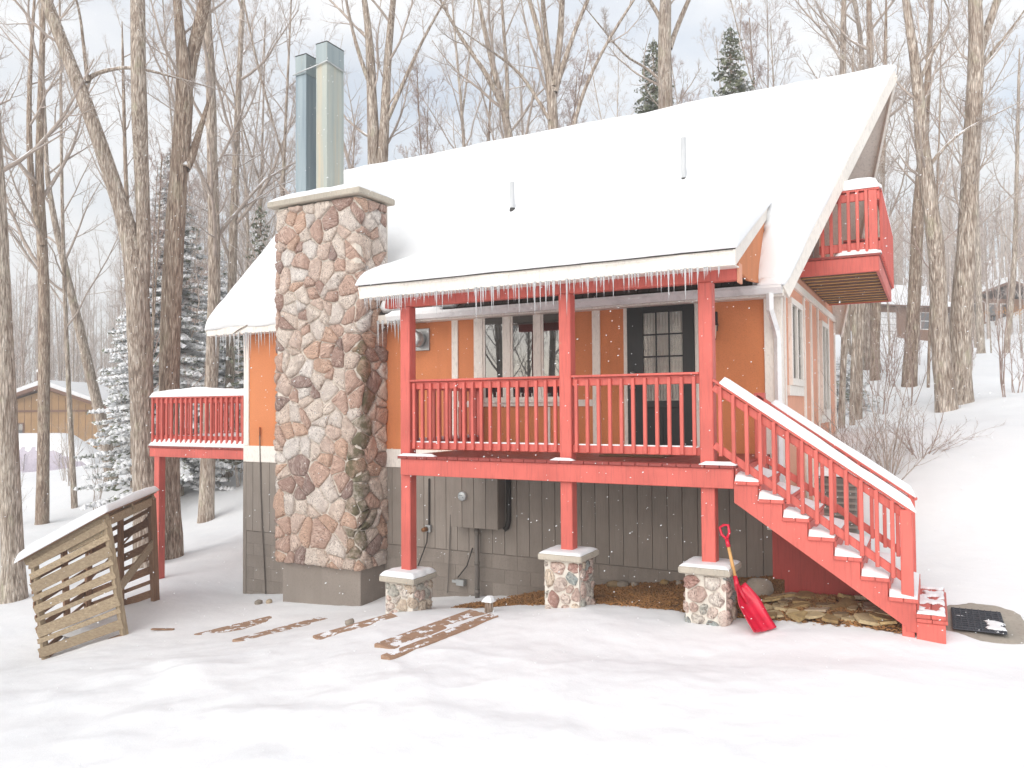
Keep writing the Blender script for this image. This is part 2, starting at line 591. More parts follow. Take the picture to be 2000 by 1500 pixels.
# value noise for numpy arrays
def vnoise(x, y, seed=0):
    x = np.asarray(x, float); y = np.asarray(y, float)
    xi = np.floor(x).astype(np.int64); yi = np.floor(y).astype(np.int64)
    fx = x-xi; fy = y-yi
    fx = fx*fx*fx*(fx*(fx*6-15)+10); fy = fy*fy*fy*(fy*(fy*6-15)+10)
    def h(a, b):
        n = (a*374761393+b*668265263+seed*974634777) & 0xffffffff
        n = ((n ^ (n >> 13))*1274126177) & 0xffffffff
        return ((n ^ (n >> 16)) & 0xffff)/65535.0
    return (h(xi, yi)*(1-fx)+h(xi+1, yi)*fx)*(1-fy)+(h(xi, yi+1)*(1-fx)+h(xi+1, yi+1)*fx)*fy
def fbm(x, y, oct=4, seed=0):
    t = 0; a = .5
    for i in range(oct):
        t = t+a*(vnoise(x*2**i, y*2**i, seed+i)-.5)*2; a *= .5
    return t

# ------------------------------------------------------------------ ground
D = 1.937                       # front wall plane
GC = [(5.5, 0, -1.43), (6.2, .8, -1.5), (3.75, -.15, -1.57), (2.2, -.15, -1.56), (.05, -.15, -1.87), (4.3, 1.5, -1.47), (3.97, D, -1.5),
      (2.3, D, -1.74), (.48, D, -2.06), (-1.7, 1.25, -2.32), (-3.2, 1.25, -2.43), (-4.7, D, -2.58), (-7.15, 2, -2.56),
      (-5.27, -1.15, -2.9), (-4.27, -.63, -2.56), (-5.38, .7, -2.5), (-2.5, 0, -2.43), (-1.2, .2, -2.2), (1.2, -.2, -1.72),
      (-.75, -4.2, -2.15), (3.2, -3.15, -1.75), (6.1, -2.1, -1.6), (-4.6, -2.4, -2.66), (1.2, -1.9, -1.78), (4.5, -1.4, -1.56),
      (5.7, -8, -1.55), (0, -11, -2.2), (13, -6, -1.3), (-9, -9, -3.0),
      (4.4, 7.8, .1), (4.5, 4.6, -.75), (7.5, 3, -1.1), (9, 6, -.1), (12, 2, -.6), (0, 12, .6), (-5.5, 8, -1.2)]
for px, py, d in ((28, 1172, 14.5), (80, 1032, 23), (222, 952, 28), (335, 1088, 17), (402, 1018, 22), (147, 1006, 25), (100, 915, 40), (215, 874, 50),
                  (1850, 800, 17), (1873, 788, 17.6), (1775, 745, 22), (1708, 757, 22), (1640, 838, 17), (1672, 815, 18.5), (1770, 668, 60), (1960, 690, 30), (2050, 760, 20),
                  (1950, 650, 64), (450, 930, 26), (1770, 694, 40), (1860, 690, 40), (1960, 672, 46)):
    GC.append(tuple(W(px, py, d)))
GC += [(-30, 5, -3.0), (-35, 55, .5), (-60, 20, -2), (-90, 90, 3), (0, 40, 5.0), (10, 80, 12), (40, 50, 12), (60, 10, 6), (120, 40, 16), (40, -40, -1), (-40, -40, -4), (0, -90, -3), (150, 150, 30), (-150, 150, 8), (150, -150, 0), (-150, -150, -5)]
GC = np.array(GC)
def _phi(r2): return np.where(r2 > 1e-12, r2*np.log(r2+1e-20)*.5, 0)
_n = len(GC)
_A = np.zeros((_n+3, _n+3))
_d2 = ((GC[:, None, :2]-GC[None, :, :2])**2).sum(-1)
_A[:_n, :_n] = _phi(_d2)+np.eye(_n)*.02
_A[:_n, _n] = 1; _A[:_n, _n+1:] = GC[:, :2]
_A[_n:, :_n] = _A[:_n, _n:].T
_w = np.linalg.solve(_A, np.concatenate([GC[:, 2], np.zeros(3)]))
_fr = np.random.RandomState(31)
HEAP = [(_fr.uniform(-3.2, 2.6), _fr.uniform(-3.9, -1.9), _fr.uniform(.16, .5), 0) for _ in range(34)]
HEAP = [(a, b, c, .085*c) for a, b, c, d in HEAP]+[(3.0, -3.0, .42, .06), (3.35, -2.75, .25, .035), (2.2, -2.9, .6, .06)]
def gz(x, y):
    x = np.asarray(x, float); y = np.asarray(y, float)
    shp = x.shape
    xf, yf = x.ravel(), y.ravel()
    o = np.zeros(len(xf))
    for a in range(0, len(xf), 20000):
        xs, ys = xf[a:a+20000], yf[a:a+20000]
        r2 = (xs[:, None]-GC[None, :, 0])**2+(ys[:, None]-GC[None, :, 1])**2
        o[a:a+20000] = _phi(r2)@_w[:_n]+_w[_n]+_w[_n+1]*xs+_w[_n+2]*ys
    # shovelled banks and lumps in the foreground, gentle drifts elsewhere
    near = np.exp(-(((xf-1.0)/6)**2+((yf+3.0)/2.0)**2))
    o += .11*fbm(xf*.55, yf*.55, 4, 3)*(.35+.55*near)
    o += .05*fbm(xf*2.1, yf*2.1, 4, 9)*(.2+.25*near)
    rid = 1-np.abs(fbm(xf*1.1+3, yf*1.1, 3, 52))*2.2
    o += .02*np.clip(rid, 0, 1)**3*near
    o += .008*fbm(xf*7, yf*7, 3, 21)
    # trodden path towards the steps
    pc = -.95+.16*(xf-2.0)-.35*np.exp(-((xf-3.2)/1.5)**2)
    path = np.exp(-((yf-pc)/.5)**2)*(1/(1+np.exp(-(xf-1.6)*2)))*(1/(1+np.exp((xf-7.5)*1.5)))
    o -= .06*path
    # soft heaps thrown up by the shovel in the foreground
    for hx, hy, hr, hh in HEAP:
        k = (np.abs(xf-hx) < 3*hr) & (np.abs(yf-hy) < 3*hr)
        if k.any(): o[k] += hh*np.exp(-((xf[k]-hx)**2+((yf[k]-hy)*1.3)**2)/hr**2)
    return o.reshape(shp)
def g1(x, y): return float(gz(np.array([x]), np.array([y]))[0])

def ground_hit(px, py):
    "where the ray through a pixel meets the ground"
    r = _F+_R2*(px-1000)/CF-_U2*(py-750)/CF
    t = np.linspace(2, 70, 1400)
    P = CPOS+t[:, None]*r
    k = np.argmax(P[:, 2] < gz(P[:, 0], P[:, 1]))
    return P[k]

def grid_sheet(name, xs, ys, zf, mat, smooth=True):
    X, Y = np.meshgrid(xs, ys, indexing='ij')
    Z = zf(X, Y)
    V = np.stack([X, Y, Z], -1).reshape(-1, 3)
    n, m = len(xs), len(ys)
    I = (np.arange(n-1)[:, None]*m+np.arange(m-1)[None, :]).ravel()
    return fastmesh(name, V, np.stack([I, I+m, I+m+1, I+1], 1), mat, smooth)
_t = np.linspace(-1, 1, 561)
_sp = np.sinh(_t*5.4)/np.sinh(5.4)*163
gnd = link('snow_ground', grid_sheet('snow_ground', _sp+2.0, _sp-1.8, gz, 'snow'))
tag(gnd, 'deep white snow covering the yard and the wooded slope', kind='structure')

# ------------------------------------------------------------------ house
house = thing('house', 'orange and grey cabin with red porch, stone chimney and steep snowy roof', 'house', (0, D, -2.0))
XL, XR, YB = -4.715, 4.13, 7.77
RY, RZ = 4.86, 5.50             # ridge
EY, EZ = 1.72, 1.99             # eave edge of the roof sheet
SL = (RZ-EZ)/(RY-EY)
def roofz(y): return EZ+SL*(y-EY) if y <= RY else EZ+SL*(2*RY-EY-y)

# walls
w = MB().box(XL, XR-.003, D, D+.12, -.05, 2.0)
wall = w.build('wall', 'orange_wall', house)
w = MB().prism([(D+.105, -.05), (YB, -.05), (YB, 2.0), (RY, RZ-.12), (D+.105, 2.0)], 'x', XL+.003, XL+.12)
MB().box(XL+.02, XL+.12, D+.105, YB-.121, -3.1, -.053).build('basement_wall', 'grey_block', house)
lw = w.build('wall', 'orange_wall', house)
w = MB().box(XL+.003, XR-.003, YB-.12, YB, -3.1, 2.0)
w.build('wall', 'orange_wall', house)
w = MB().prism([(D+.123, -1.9), (YB-.003, -1.9), (YB-.003, 2.15), (RY, RZ-.15), (D+.123, 2.15)], 'x', XR-.12, XR)
gable = w.build('gable_wall', 'peach_wall', house)
link('floor', MB().box(XL+.13, XR-.13, D+.13, YB-.13, -.2, -.05).mesh('floor', 'under_board'), house)

# grey basement siding: grooved planks over a block foundation
w = MB().box(XL+.01, XR-.02, D+.012, D+.1, -1.5, -.04)
sid = w.build('siding', 'grey_siding', house)
pl = .1955
mcache = {}
for i in range(45):
    x0 = XL+.012+i*pl
    x1 = min(x0+pl-.006, XR-.03)
    if x0 > XR-.08: break
    k = round(x1-x0, 3)
    if k not in mcache: mcache[k] = MB().cbox(0, k, -.012, .012, -.585, .585, .004).mesh('plank', 'grey_siding')
    link('plank', mcache[k], sid, (x0, D, -.905))
w = MB().box(XL+.01, XR-.02, D+.0, D+.1, -3.1, -1.503)
fnd = w.build('foundation', 'grey_block', house)
bw = .406
for r in range(6):
    for c in range(24):
        x0 = XL+.012+(c-(.5 if r % 2 else 0))*bw
        a, b = max(x0, XL+.012), min(x0+bw-.004, XR-.025)
        z1 = -1.497-r*.2
        if b-a < .05 or z1-.19 < -3.1: continue
        k = ('b', round(b-a, 3))
        if k not in mcache: mcache[k] = MB().cbox(0, b-a, -.0075, .01, -.0975, .0975, .003).mesh('block', 'grey_block')
        link('block', mcache[k], fnd, (a, D+.003, z1-.1))
for (a, b, z0, z1) in ((XL-.01, -3.4, -.32, -.045), (-1.72, XR, -.32, -.045)):
    MB().cbox(a, b, D-.025, D+.02, z0, z1).build('band_board', 'cream_trim', house)
# corner boards and battens on the front
def trim(name, a, b, z0, z1, y=D-.022, par=None):
    return MB().cbox(a, b, y, D+.02, z0, z1, .003).build(name, 'cream_trim', par or wall)
trim('corner_board', XL-.008, XL+.11, -.04, 1.87)
trim('corner_board', 3.95, XR+.02, -.9, 1.87, D-.03)
MB().cbox(XL-.02, XL+.05, D-.02, D+.05, -2.95, -.33).build('corner_board', 'grey_siding', sid)
trim('batten', -1.24, -1.20, -.04, 1.87)
trim('batten', -.484, -.378, -.04, 1.87)
trim('batten', 1.731, 1.842, -.04, 1.87)
trim('batten', 2.173, 2.228, -.04, 1.87)
trim('batten', 3.11, 3.165, -.04, 1.87)
trim('batten', -.1, -.02, -.04, .58)
trim('batten', 1.02, 1.1, -.04, .58)
trim('rail_band', -.375, -.102, .585, .675)
trim('rail_band', 1.465, 1.728, .585, .675)

# front window, three sashes
x0, x1, z0, z1 = -.1, 1.46, .59, 1.87
win = MB().cbox(x0, x1, D-.04, D+.03, z0, z0+.05).build('window', 'cream_trim', house)
MB().cbox(x0-.02, x1+.02, D-.07, D-.041, z0+.05, z0+.085).build('sill', 'cream_trim', win)
for a, b in ((x0, .05), (.401, .499), (.886, .977), (1.35, x1)):
    MB().cbox(a, b, D-.035, D+.03, z0+.052, z1).build('mullion', 'cream_trim', win)
for a, b in ((.05, .401), (.499, .886), (.977, 1.35)):
    MB().cbox(a, b, D-.022, D+.02, z0+.052, z0+.13).build('sash_rail', 'cream_trim', win)
    for s_ in (a, b-.035): MB().cbox(s_+.001, s_+.034, D-.024, D+.02, z0+.131, z1-.001).build('sash_stile', 'cream_trim', win)
    MB().box(a+.034, b-.034, D-.012, D-.006, z0+.13, z1).build('pane', 'glass', win)
    MB().box(a+.034, b-.034, D-.017, D-.0135, z1-.11, z1).build('blind', 'shade', win)

# front door: black, twelve lights over two panels
dx0, dx1 = 2.231, 3.106
door = MB().cbox(dx0, dx1, D-.018, D-.002, -.02, 1.84).build('door', 'black_paint', house)
for a, b, c, d_ in ((dx0, 2.448, -.02, 1.895), (2.961, dx1, -.02, 1.895), (2.449, 2.96, 1.775, 1.895), (2.449, 2.96, .56, .648)):
    MB().cbox(a, b, D-.05, D-.019, c, d_, .004).build('door_rail', 'black_paint', door)
for a, b in ((2.47, 2.69), (2.72, 2.94)):
    MB().cbox(a, b, D-.034, D-.019, .08, .48, .012).build('door_panel', 'black_paint', door)
MB().box(2.449, 2.96, D-.0225, D-.0195, .649, 1.774).build('curtain', 'curtain', door)
cm = MB()
for i in range(13):
    xx = 2.46+i*.04
    cm.tube([(xx, D-.026, .65), (xx+.004, D-.027, 1.2), (xx, D-.026, 1.773)], .0075, 6)
cm.build('curtain_folds', 'curtain', door, True)
for r in range(4):
    for c in range(3):
        a = 2.449+c*.1704; b_ = .649+r*.2813
        MB().box(a+.004, a+.166, D-.0395, D-.037, b_+.004, b_+.277).build('pane', 'door_glass', door)
for c in (1, 2): MB().cbox(2.449+c*.1704-.009, 2.449+c*.1704+.009, D-.048, D-.034, .649, 1.774, .003).build('muntin', 'black_paint', door)
for r in (1, 2, 3): MB().cbox(2.449, 2.96, D-.047, D-.0345, .649+r*.2813-.009, .649+r*.2813+.009, .003).build('muntin', 'black_paint', door)
for z in (1.0, .82):
    MB().tube([(2.31, D-.05, z), (2.31, D-.075, z), (2.31, D-.1, z)], [.03, .022, .032 if z < .9 else .02], 12).build('knob' if z < .9 else 'lock', 'galv', door, True)

# wall lantern beside the door
lx = 3.36
lan = MB().cbox(lx-.035, lx+.035, D-.02, D, 1.5, 1.74).build('wall_lamp', 'dark_metal', house)
MB().tube([(lx, D-.02, 1.68), (lx, D-.1, 1.72), (lx, D-.11, 1.62)], .012, 6).build('arm', 'dark_metal', lan)
MB().tube([(lx, D-.11, 1.63), (lx, D-.11, 1.60), (lx, D-.11, 1.56)], [.012, .05, .075], 6).build('lamp_cap', 'dark_metal', lan)
MB().tube([(lx, D-.11, 1.56), (lx, D-.11, 1.40)], [.05, .035], 6).build('lamp_glass', 'lamp_glass', lan)
MB().tube([(lx, D-.11, 1.40), (lx, D-.11, 1.375)], [.045, .02], 6).build('finial', 'dark_metal', lan)
# round dryer / stove vent
vx, vz = -1.03, 1.60
ven = MB().cbox(vx-.155, vx+.155, D-.03, D, vz-.165, vz+.165).build('wall_vent', 'galv', house)
MB().tube([(vx-.02, D-.03, vz), (vx-.02, D-.16, vz)], .115, 24).build('collar', 'galv', ven, True)
MB().tube([(vx-.02, D-.17, vz), (vx-.02, D-.19, vz), (vx-.02, D-.215, vz)], [.125, .135, .09], 24).build('vent_cap', 'galv', ven, True)

# ---------------- gable end: battens, frieze, windows
def gtrim(name, y0, y1, z0, z1, t=.025, mat='cream_trim', par=None):
    return MB().cbox(XR-.01, XR+t, y0, y1, z0, z1, .003).build(name, mat, par or gable)
gtrim('corner_board', D-.028, D+.1, -1.45, 2.08)
gtrim('corner_board', YB-.1, YB+.02, -.2, 2.08)
gtrim('frieze', D+.02, YB+.03, 2.1, 2.2, .04)
def ypx(px, z=1.0): return float(WP(px, 790, 'x', XR)[1])
for px in (1533, 1571.5, 1585, 1598.5, 1619):
    y = ypx(px)
    gtrim('batten', y-.045, y+.045, -1.2, 2.095)
for (pa, pb, za, zb) in ((1542, 1565, .83, 1.94), (1603, 1616.5, .42, 1.94)):
    ya, yb = ypx(pa), ypx(pb)
    wg = gtrim('window', ya, yb, za, za+.09, .05, par=house)
    gtrim('head', ya, yb, zb-.08, zb, .05, par=wg)
    for a, b in ((ya, ya+.09), (yb-.09, yb), ((ya+yb)/2-.035, (ya+yb)/2+.035)):
        gtrim('stile', a, b, za+.091, zb-.081, .045, par=wg)
    MB().box(XR+.008, XR+.014, ya+.05, yb-.05, za+.06, zb-.06).build('pane', 'door_glass', wg)
    MB().box(XR-.003, XR+.003, ya+.05, yb-.05, za+.06, zb-.06).build('curtain', 'curtain', wg)
    gtrim('sill', ya-.12, yb+.12, za-.13, za-.002, .03, par=wg)
# sliding door onto the balcony
sd = gtrim('balcony_door', 4.1, 5.7, 2.5, 4.3, .02, par=house)
for a, b in ((4.17, 4.86), (4.94, 5.63)): MB().box(XR+.021, XR+.026, a, b, 2.6, 4.2).build('pane', 'glass', sd)

# ---------------- roof
OH = 5.31                       # ridge end of the prow
XE, XW = 4.215, -5.385
def slab(name, mat, y_e, side, t0, t1, parent):
    "one roof slope between depth t0 and t1 under the sheet"
    ye = EY if side > 0 else 2*RY-EY
    p = [(XW, ye, EZ), (XE, ye, EZ), (OH, RY, RZ), (XW, RY, RZ)]
    v = [(x, y, z-t0) for x, y, z in p]+[(x, y, z-t1) for x, y, z in p]
    f = [(0, 1, 2, 3), (7, 6, 5, 4), (0, 4, 5, 1), (1, 5, 6, 2), (2, 6, 7, 3), (3, 7, 4, 0)]
    return MB().add(v, f).build(name, mat, parent)
roof = slab('roof', 'shingle', 0, 1, 0, .03, house)
slab('shingle_slope', 'shingle', 0, -1, 0, .03, roof)
slab('soffit', 'cream_trim', 0, 1, .033, .1, roof)
slab('soffit', 'cream_trim', 0, -1, .033, .1, roof)
def bar(p, q, off, h, t, name, mat='cream_trim', par=None, up=(0, 0, 1)):
    return MB().beam(p, q, t, h, .003, up).build(name, mat, par or roof)
for ye in (EY+.02, 2*RY-EY-.02):
    bar((XE+.012, ye, EZ-.1), (OH+.012, RY, RZ-.1), 0, .17, .035, 'rake_board')
    bar((XW-.012, ye, EZ-.1), (XW-.012, RY, RZ-.1), 0, .17, .035, 'rake_board')
MB().cbox(XW, -1.45, EY-.025, EY+.01, EZ-.14, EZ-.008).build('fascia', 'cream_trim', roof)
MB().cbox(-1.449, XE, EY-.02, EY+.015, EZ-.14, EZ-.02).build('fascia', 'cream_trim', roof)
MB().box(XW+.02, XE-.02, EY+.012, D-.001, EZ-.135, EZ-.12).build('eave_soffit', 'cream_trim', roof)
# thin ridge cap showing through the snow
MB().prism([(RY-.14, RZ-.12), (RY, RZ+.035), (RY+.14, RZ-.12)], 'x', XW, OH-.1).build('ridge_cap', 'shingle', roof)
# gutter and downspout
gut = MB().prism([(EY-.13, EZ-.012), (EY-.13, EZ-.05), (EY-.09, EZ-.115), (EY-.03, EZ-.115), (EY-.03, EZ-.02), (EY-.045, EZ-.02), (EY-.045, EZ-.1), (EY-.085, EZ-.1), (EY-.115, EZ-.05), (EY-.115, EZ-.012)], 'x', -1.44, XE-.01).build('gutter', 'white_metal', house)
dp = [(4.07, EY-.08, EZ-.11), (4.07, EY-.08, EZ-.30), (4.1, D-.1, EZ-.52), (4.11, D-.07, EZ-.62), (4.11, D-.07, -.2), (4.11, D-.07, -1.3)]
MB().tube(dp, .042, 4).build('downspout', 'white_metal', house)

# vent pipes through the snow
for (x, y, z1, dark) in ((-.06, 3.05, 4.13, 1), (2.66, 3.14, 4.40, 0)):
    v_ = MB().tube([(x, y, roofz(y)-.1), (x, y, z1)], .036, 14).build('vent_pipe', 'pipe_grey', roof, True)
    MB().tube([(x, y, roofz(y)+.08), (x, y, roofz(y)+.24)], [.06, .042], 12).build('flashing', 'dark_metal', v_)

# ---------------- porch roof
PX0, PX1, PXB = -.43, 4.095, 3.9          # left edge, right edge at the eave, right edge where it dies into the main roof
PY0, PZ0 = -.26, 2.075
PY1 = 2.85; PSL = .385
def pz(y): return PZ0+PSL*(y-PY0)
def pslab(name, mat, t0, t1, par):
    p = [(PX0, PY0, PZ0), (PX1, PY0, PZ0), (PXB, PY1, pz(PY1)), (PX0, PY1, pz(PY1))]
    v = [(x, y, z-t0) for x, y, z in p]+[(x, y, z-t1) for x, y, z in p]
    return MB().add(v, [(0, 1, 2, 3), (7, 6, 5, 4), (0, 4, 5, 1), (1, 5, 6, 2), (2, 6, 7, 3), (3, 7, 4, 0)]).build(name, mat, par)
proof = pslab('porch_roof', 'shingle', 0, .012, house)
MB().cbox(PX0+.004, PX1-.004, PY0+.005, PY0+.03, PZ0-.165, PZ0-.0125).build('fascia', 'cream_trim', proof)
MB().beam((PX1-.012, PY0+.01, PZ0-.09), (PXB-.012, PY1-.1, pz(PY1-.1)-.09), .025, .15, .003).build('rake_board', 'cream_trim', proof)
MB().beam((PX0+.012, PY0+.01, PZ0-.10), (PX0+.012, PY1-.1, pz(PY1-.1)-.10), .025, .15, .003).build('rake_board', 'cream_trim', proof)
nb = 23
for i in range(nb):                        # soffit boards running out to the fascia
    a = PX0+.03+i*(PX1-PX0-.06)/nb
    b = a+(PX1-PX0-.06)/nb-.006
    v = [(a, PY0+.031, PZ0-.155), (b, PY0+.031, PZ0-.155), (b, .2, PZ0-.135), (a, .2, PZ0-.135)]
    v += [(x, y, z+.015) for x, y, z in v]
    MB().add(v, [(0, 1, 2, 3), (7, 6, 5, 4), (0, 4, 5, 1), (1, 5, 6, 2), (2, 6, 7, 3), (3, 7, 4, 0)]).build('soffit_board', 'cream_trim', proof)
pslab('ceiling', 'cream_trim', .03, .05, proof)
# orange cheek between the two roofs
v = []
for dx in (0, -.03):
    v += [(4.02+dx, .22, 1.93), (3.99+dx, .9, 1.93), (3.94+dx, EY, EZ+.03), (3.885+dx, 2.8, pz(2.8)-.09), (4.05+dx, PY0+.06, PZ0-.11)]
MB().add(v, [(0, 1, 2, 3, 4), (9, 8, 7, 6, 5)]+[(i, i+5, (i+1) % 5+5, (i+1) % 5) for i in range(5)]).build('cheek', 'orange_wall', proof)
MB().cbox(-.29, 4.035, .075, .185, 1.822, 1.945).build('beam', 'red_paint', proof)
MB().cbox(4.036, 4.062, .06, .2, 1.79, 1.99).build('beam_cap', 'peach_wall', proof)

# ---------------- porch deck, posts, railing
DX1 = 3.985
deck = MB().cbox(0, DX1, 0, .04, -.232, -.036).build('porch_deck', 'red_paint', house)
for a in (0.002, DX1-.042): MB().cbox(a, a+.04, .043, D-.03, -.232, -.036).build('rim_joist', 'red_paint', deck)
nb = 28; bwid = (DX1+.045)/nb
bm_ = MB().cbox(.002, bwid-.004, -.025, D-.03, -.034, 0, .004).mesh('deck_board', 'red_floor')
for i in range(nb):
    link('deck_board', bm_, deck, (-.03+i*bwid, 0, 0))
for i in range(9):
    MB().box(.1+i*.46, .14+i*.46, .045, D-.03, -.2, -.037).build('joist', 'under_board', deck)
PO = [(-.045, -1.445), (2.1, -1.0), (3.645, -1.0)]
for x, zb in PO:
    MB().cbox(x, x+.14, .06, .2, .001, 1.82, .008).build('porch_post', 'red_paint', house)
    MB().cbox(x+.002, x+.142, .062, .202, zb, -.233, .008).build('porch_post', 'red_paint', house)
balm = MB().cbox(-.018, .018, -.018, .018, 0, .79, .004).mesh('baluster', 'red_paint')
def flat_rail(xa, xb, n, name='railing'):
    r = MB().cbox(xa, xb, .055, .145, .897, .922).build(name, 'red_paint', house)
    MB().cbox(xa, xb, .1, .138, .805, .895).build('top_rail', 'red_paint', r)
    MB().cbox(xa, xb, .1, .138, .077, .165).build('bottom_rail', 'red_paint', r)
    for i in range(n):
        link('baluster', balm, r, (xa+.055+i*(xb-xa-.11)/(n-1), .081, .085))
    return r
flat_rail(.096, 2.099, 17)
flat_rail(2.241, 3.644, 11)
# left end rail running back to the house
r = MB().cbox(-.04, .05, .2, D-.03, .897, .922).build('railing', 'red_paint', house)
MB().cbox(-.02, .018, .2, D-.03, .805, .895).build('top_rail', 'red_paint', r)
MB().cbox(-.02, .018, .2, D-.03, .077, .165).build('bottom_rail', 'red_paint', r)
for i in range(12): link('baluster', balm, r, (.037, .3+i*.128, .085))
MB().cbox(-.03, .06, D-.13, D-.03, 0, 1.0).build('rail_post', 'red_paint', r)
# door mat
tag(MB().cbox(2.28, 3.05, .75, 1.25, .002, .018, .006).build('doormat', 'soil'), 'dark brown doormat on the porch boards before the black door', 'doormat')

# ---------------- stairs
stz = lambda x: -.246-.697*(x-3.816)
RUN, RISE = .2225, .162
T0 = -.155
poly = [(DX1+.003, -.037)]
poly = []
for i in range(8):
    zt = T0-.036-RISE*i
    poly += [(DX1+.003+RUN*i, zt), (DX1+.003+RUN*(i+1), zt)]
xe_ = poly[-1][0]
poly += [(xe_, -1.42), (5.46, -1.42), (5.46, stz(5.44)), (DX1+.003, stz(DX1))]
stairs = MB().prism(poly, 'y', .01, .05).build('stairs', 'red_paint', house)
MB().prism(poly, 'y', 1.12, 1.16).build('stringer', 'red_paint', stairs)
for i in range(8):
    z = T0-RISE*i; x = DX1+.004+RUN*i
    for k in (0, 1):
        MB().cbox(x+.002+k*.121, x+.12+k*.121, -.015, 1.185, z-.034, z, .004).build('tread', 'red_paint', stairs)
    MB().box(x+.002, x+.02, .052, 1.118, z-.036+.002, z+RISE-.037).build('riser', 'red_paint', stairs)
xs8 = DX1+.004+RUN*7
bs = MB().cbox(5.545, 5.77, .0, 1.19, -1.60, T0-RISE*7-.036, .006).build('bottom_step', 'red_paint', stairs)
for k in (0, 1): MB().cbox(5.545+k*.116, 5.657+k*.116, -.02, 1.21, -1.285, -1.25, .004).build('tread', 'red_paint', stairs)
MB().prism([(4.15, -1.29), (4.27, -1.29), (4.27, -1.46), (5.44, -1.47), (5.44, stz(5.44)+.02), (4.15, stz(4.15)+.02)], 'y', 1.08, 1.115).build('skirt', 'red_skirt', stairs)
def slope_rail(y, xa, n, x1=5.49):
    zt = lambda x: .852-.6935*(x-3.787)
    r = MB().beam((xa, y+.045, zt(xa)-.012), (5.55, y+.045, zt(5.55)-.012), .09, .026).build('stair_railing', 'red_paint', house)
    MB().beam((xa, y+.055, zt(xa)-.085), (x1, y+.055, zt(x1)-.085), .036, .075).build('top_rail', 'red_paint', r)
    MB().beam((xa, y+.055, zt(xa)-.66), (x1, y+.055, zt(x1)-.66), .036, .07).build('bottom_rail', 'red_paint', r)
    bmh = MB().cbox(-.018, .018, -.018, .018, -.69, 0, .004).mesh('baluster', 'red_paint')
    for i in range(n):
        x = xa+.07+i*(5.40-xa-.1)/(n-1)
        link('baluster', bmh, r, (x, y+.017, zt(x)-.03))
    MB().cbox(5.43, 5.53, y, y+.1, -1.55, zt(5.48)-.03, .006).build('newel_post', 'red_paint', r)
    return r
slope_rail(.02, 3.79, 13)
slope_rail(1.14, 4.0, 12)
MB().cbox(3.97, 4.08, 1.14, 1.24, -.2, .72, .006).build('rail_post', 'red_paint', house)

# ---------------- left deck
LY = 1.99; LX0, LX1 = -7.26, -4.735; LZ = -.095
ld = MB().cbox(LX0, LX1, LY, LY+.04, LZ-.2, LZ-.036).build('side_deck', 'red_paint', house)
nb = 18
lbm = MB().cbox(.003, (LX1-LX0+.03)/nb-.003, -.02, 3.0, -.034, 0, .004).mesh('deck_board', 'red_floor')
for i in range(nb): link('deck_board', lbm, ld, (LX0-.02+i*(LX1-LX0+.03)/nb, LY, LZ))
for a in (LX0+.001, LX1-.05): MB().cbox(a, a+.04, LY+.043, LY+2.98, LZ-.2, LZ-.036).build('rim_joist', 'red_paint', ld)
for yy in (LY+.01, LY+2.8):
    MB().cbox(LX0+.12, LX0+.26, yy, yy+.14, -2.9, LZ-.201 if yy < 3 else LZ-.04, .006).build('deck_post', 'red_paint', ld)
lbal = MB().cbox(-.02, .02, -.02, .02, 0, .82, .004).mesh('baluster', 'red_paint')
r = MB().cbox(LX0, LX1-.01, LY+.02, LY+.12, .79, .818).build('railing', 'red_paint', house)
MB().cbox(LX0+.05, LX1-.02, LY+.06, LY+.1, .70, .788).build('top_rail', 'red_paint', r)
MB().cbox(LX0+.05, LX1-.02, LY+.06, LY+.1, .02, .1).build('bottom_rail', 'red_paint', r)
for i in range(19): link('baluster', lbal, r, (LX0+.04+i*(LX1-LX0-.16)/18, LY+.038, -.03))
for a in (LX0+.11, LX1-.13): MB().cbox(a, a+.1, LY+.105, LY+.205, LZ, .785).build('rail_post', 'red_paint', r)
r2 = MB().cbox(LX0-.02, LX0+.08, LY+.21, LY+2.9, .79, .818).build('railing', 'red_paint', house)
MB().cbox(LX0+.02, LX0+.06, LY+.21, LY+2.9, .70, .788).build('top_rail', 'red_paint', r2)
MB().cbox(LX0+.02, LX0+.06, LY+.21, LY+2.9, .02, .1).build('bottom_rail', 'red_paint', r2)
for i in range(18): link('baluster', lbal, r2, (LX0-.002, LY+.3+i*.148, -.03))
r3 = MB().cbox(LX0, LX1, LY+2.9, LY+3.0, .79, .818).build('railing', 'red_paint', house)
MB().cbox(LX0, LX1, LY+2.93, LY+2.97, .02, .1).build('bottom_rail', 'red_paint', r3)
for i in range(17): link('baluster', lbal, r3, (LX0+.1+i*.148, LY+2.91, -.03))

# ---------------- balcony on the gable
BY0, BY1, BX1 = 3.2, 6.6, 5.145
BZ = 2.28
bal = MB().cbox(XR+.05, BX1, BY0, BY0+.04, BZ, BZ+.2).build('balcony', 'red_paint', house)
MB().cbox(XR+.05, BX1, BY1-.04, BY1, BZ, BZ+.2).build('rim_joist', 'red_paint', bal)
MB().cbox(BX1-.04, BX1+.002, BY0+.041, BY1-.041, BZ, BZ+.2).build('rim_joist', 'red_paint', bal)
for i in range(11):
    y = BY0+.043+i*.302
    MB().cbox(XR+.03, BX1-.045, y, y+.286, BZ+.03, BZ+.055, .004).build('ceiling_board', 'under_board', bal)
    MB().cbox(XR+.04, BX1-.05, y+.28, y+.308, BZ+.018, BZ+.0295, .003).build('gap_light_strip', 'shovel_wood', bal)  # pale strip stands in for the line of light between two boards
for i in range(24):
    y = BY0-.02+i*.143
    MB().cbox(XR+.03, BX1+.02, y, y+.138, BZ+.202, BZ+.236, .004).build('deck_board', 'red_floor', bal)
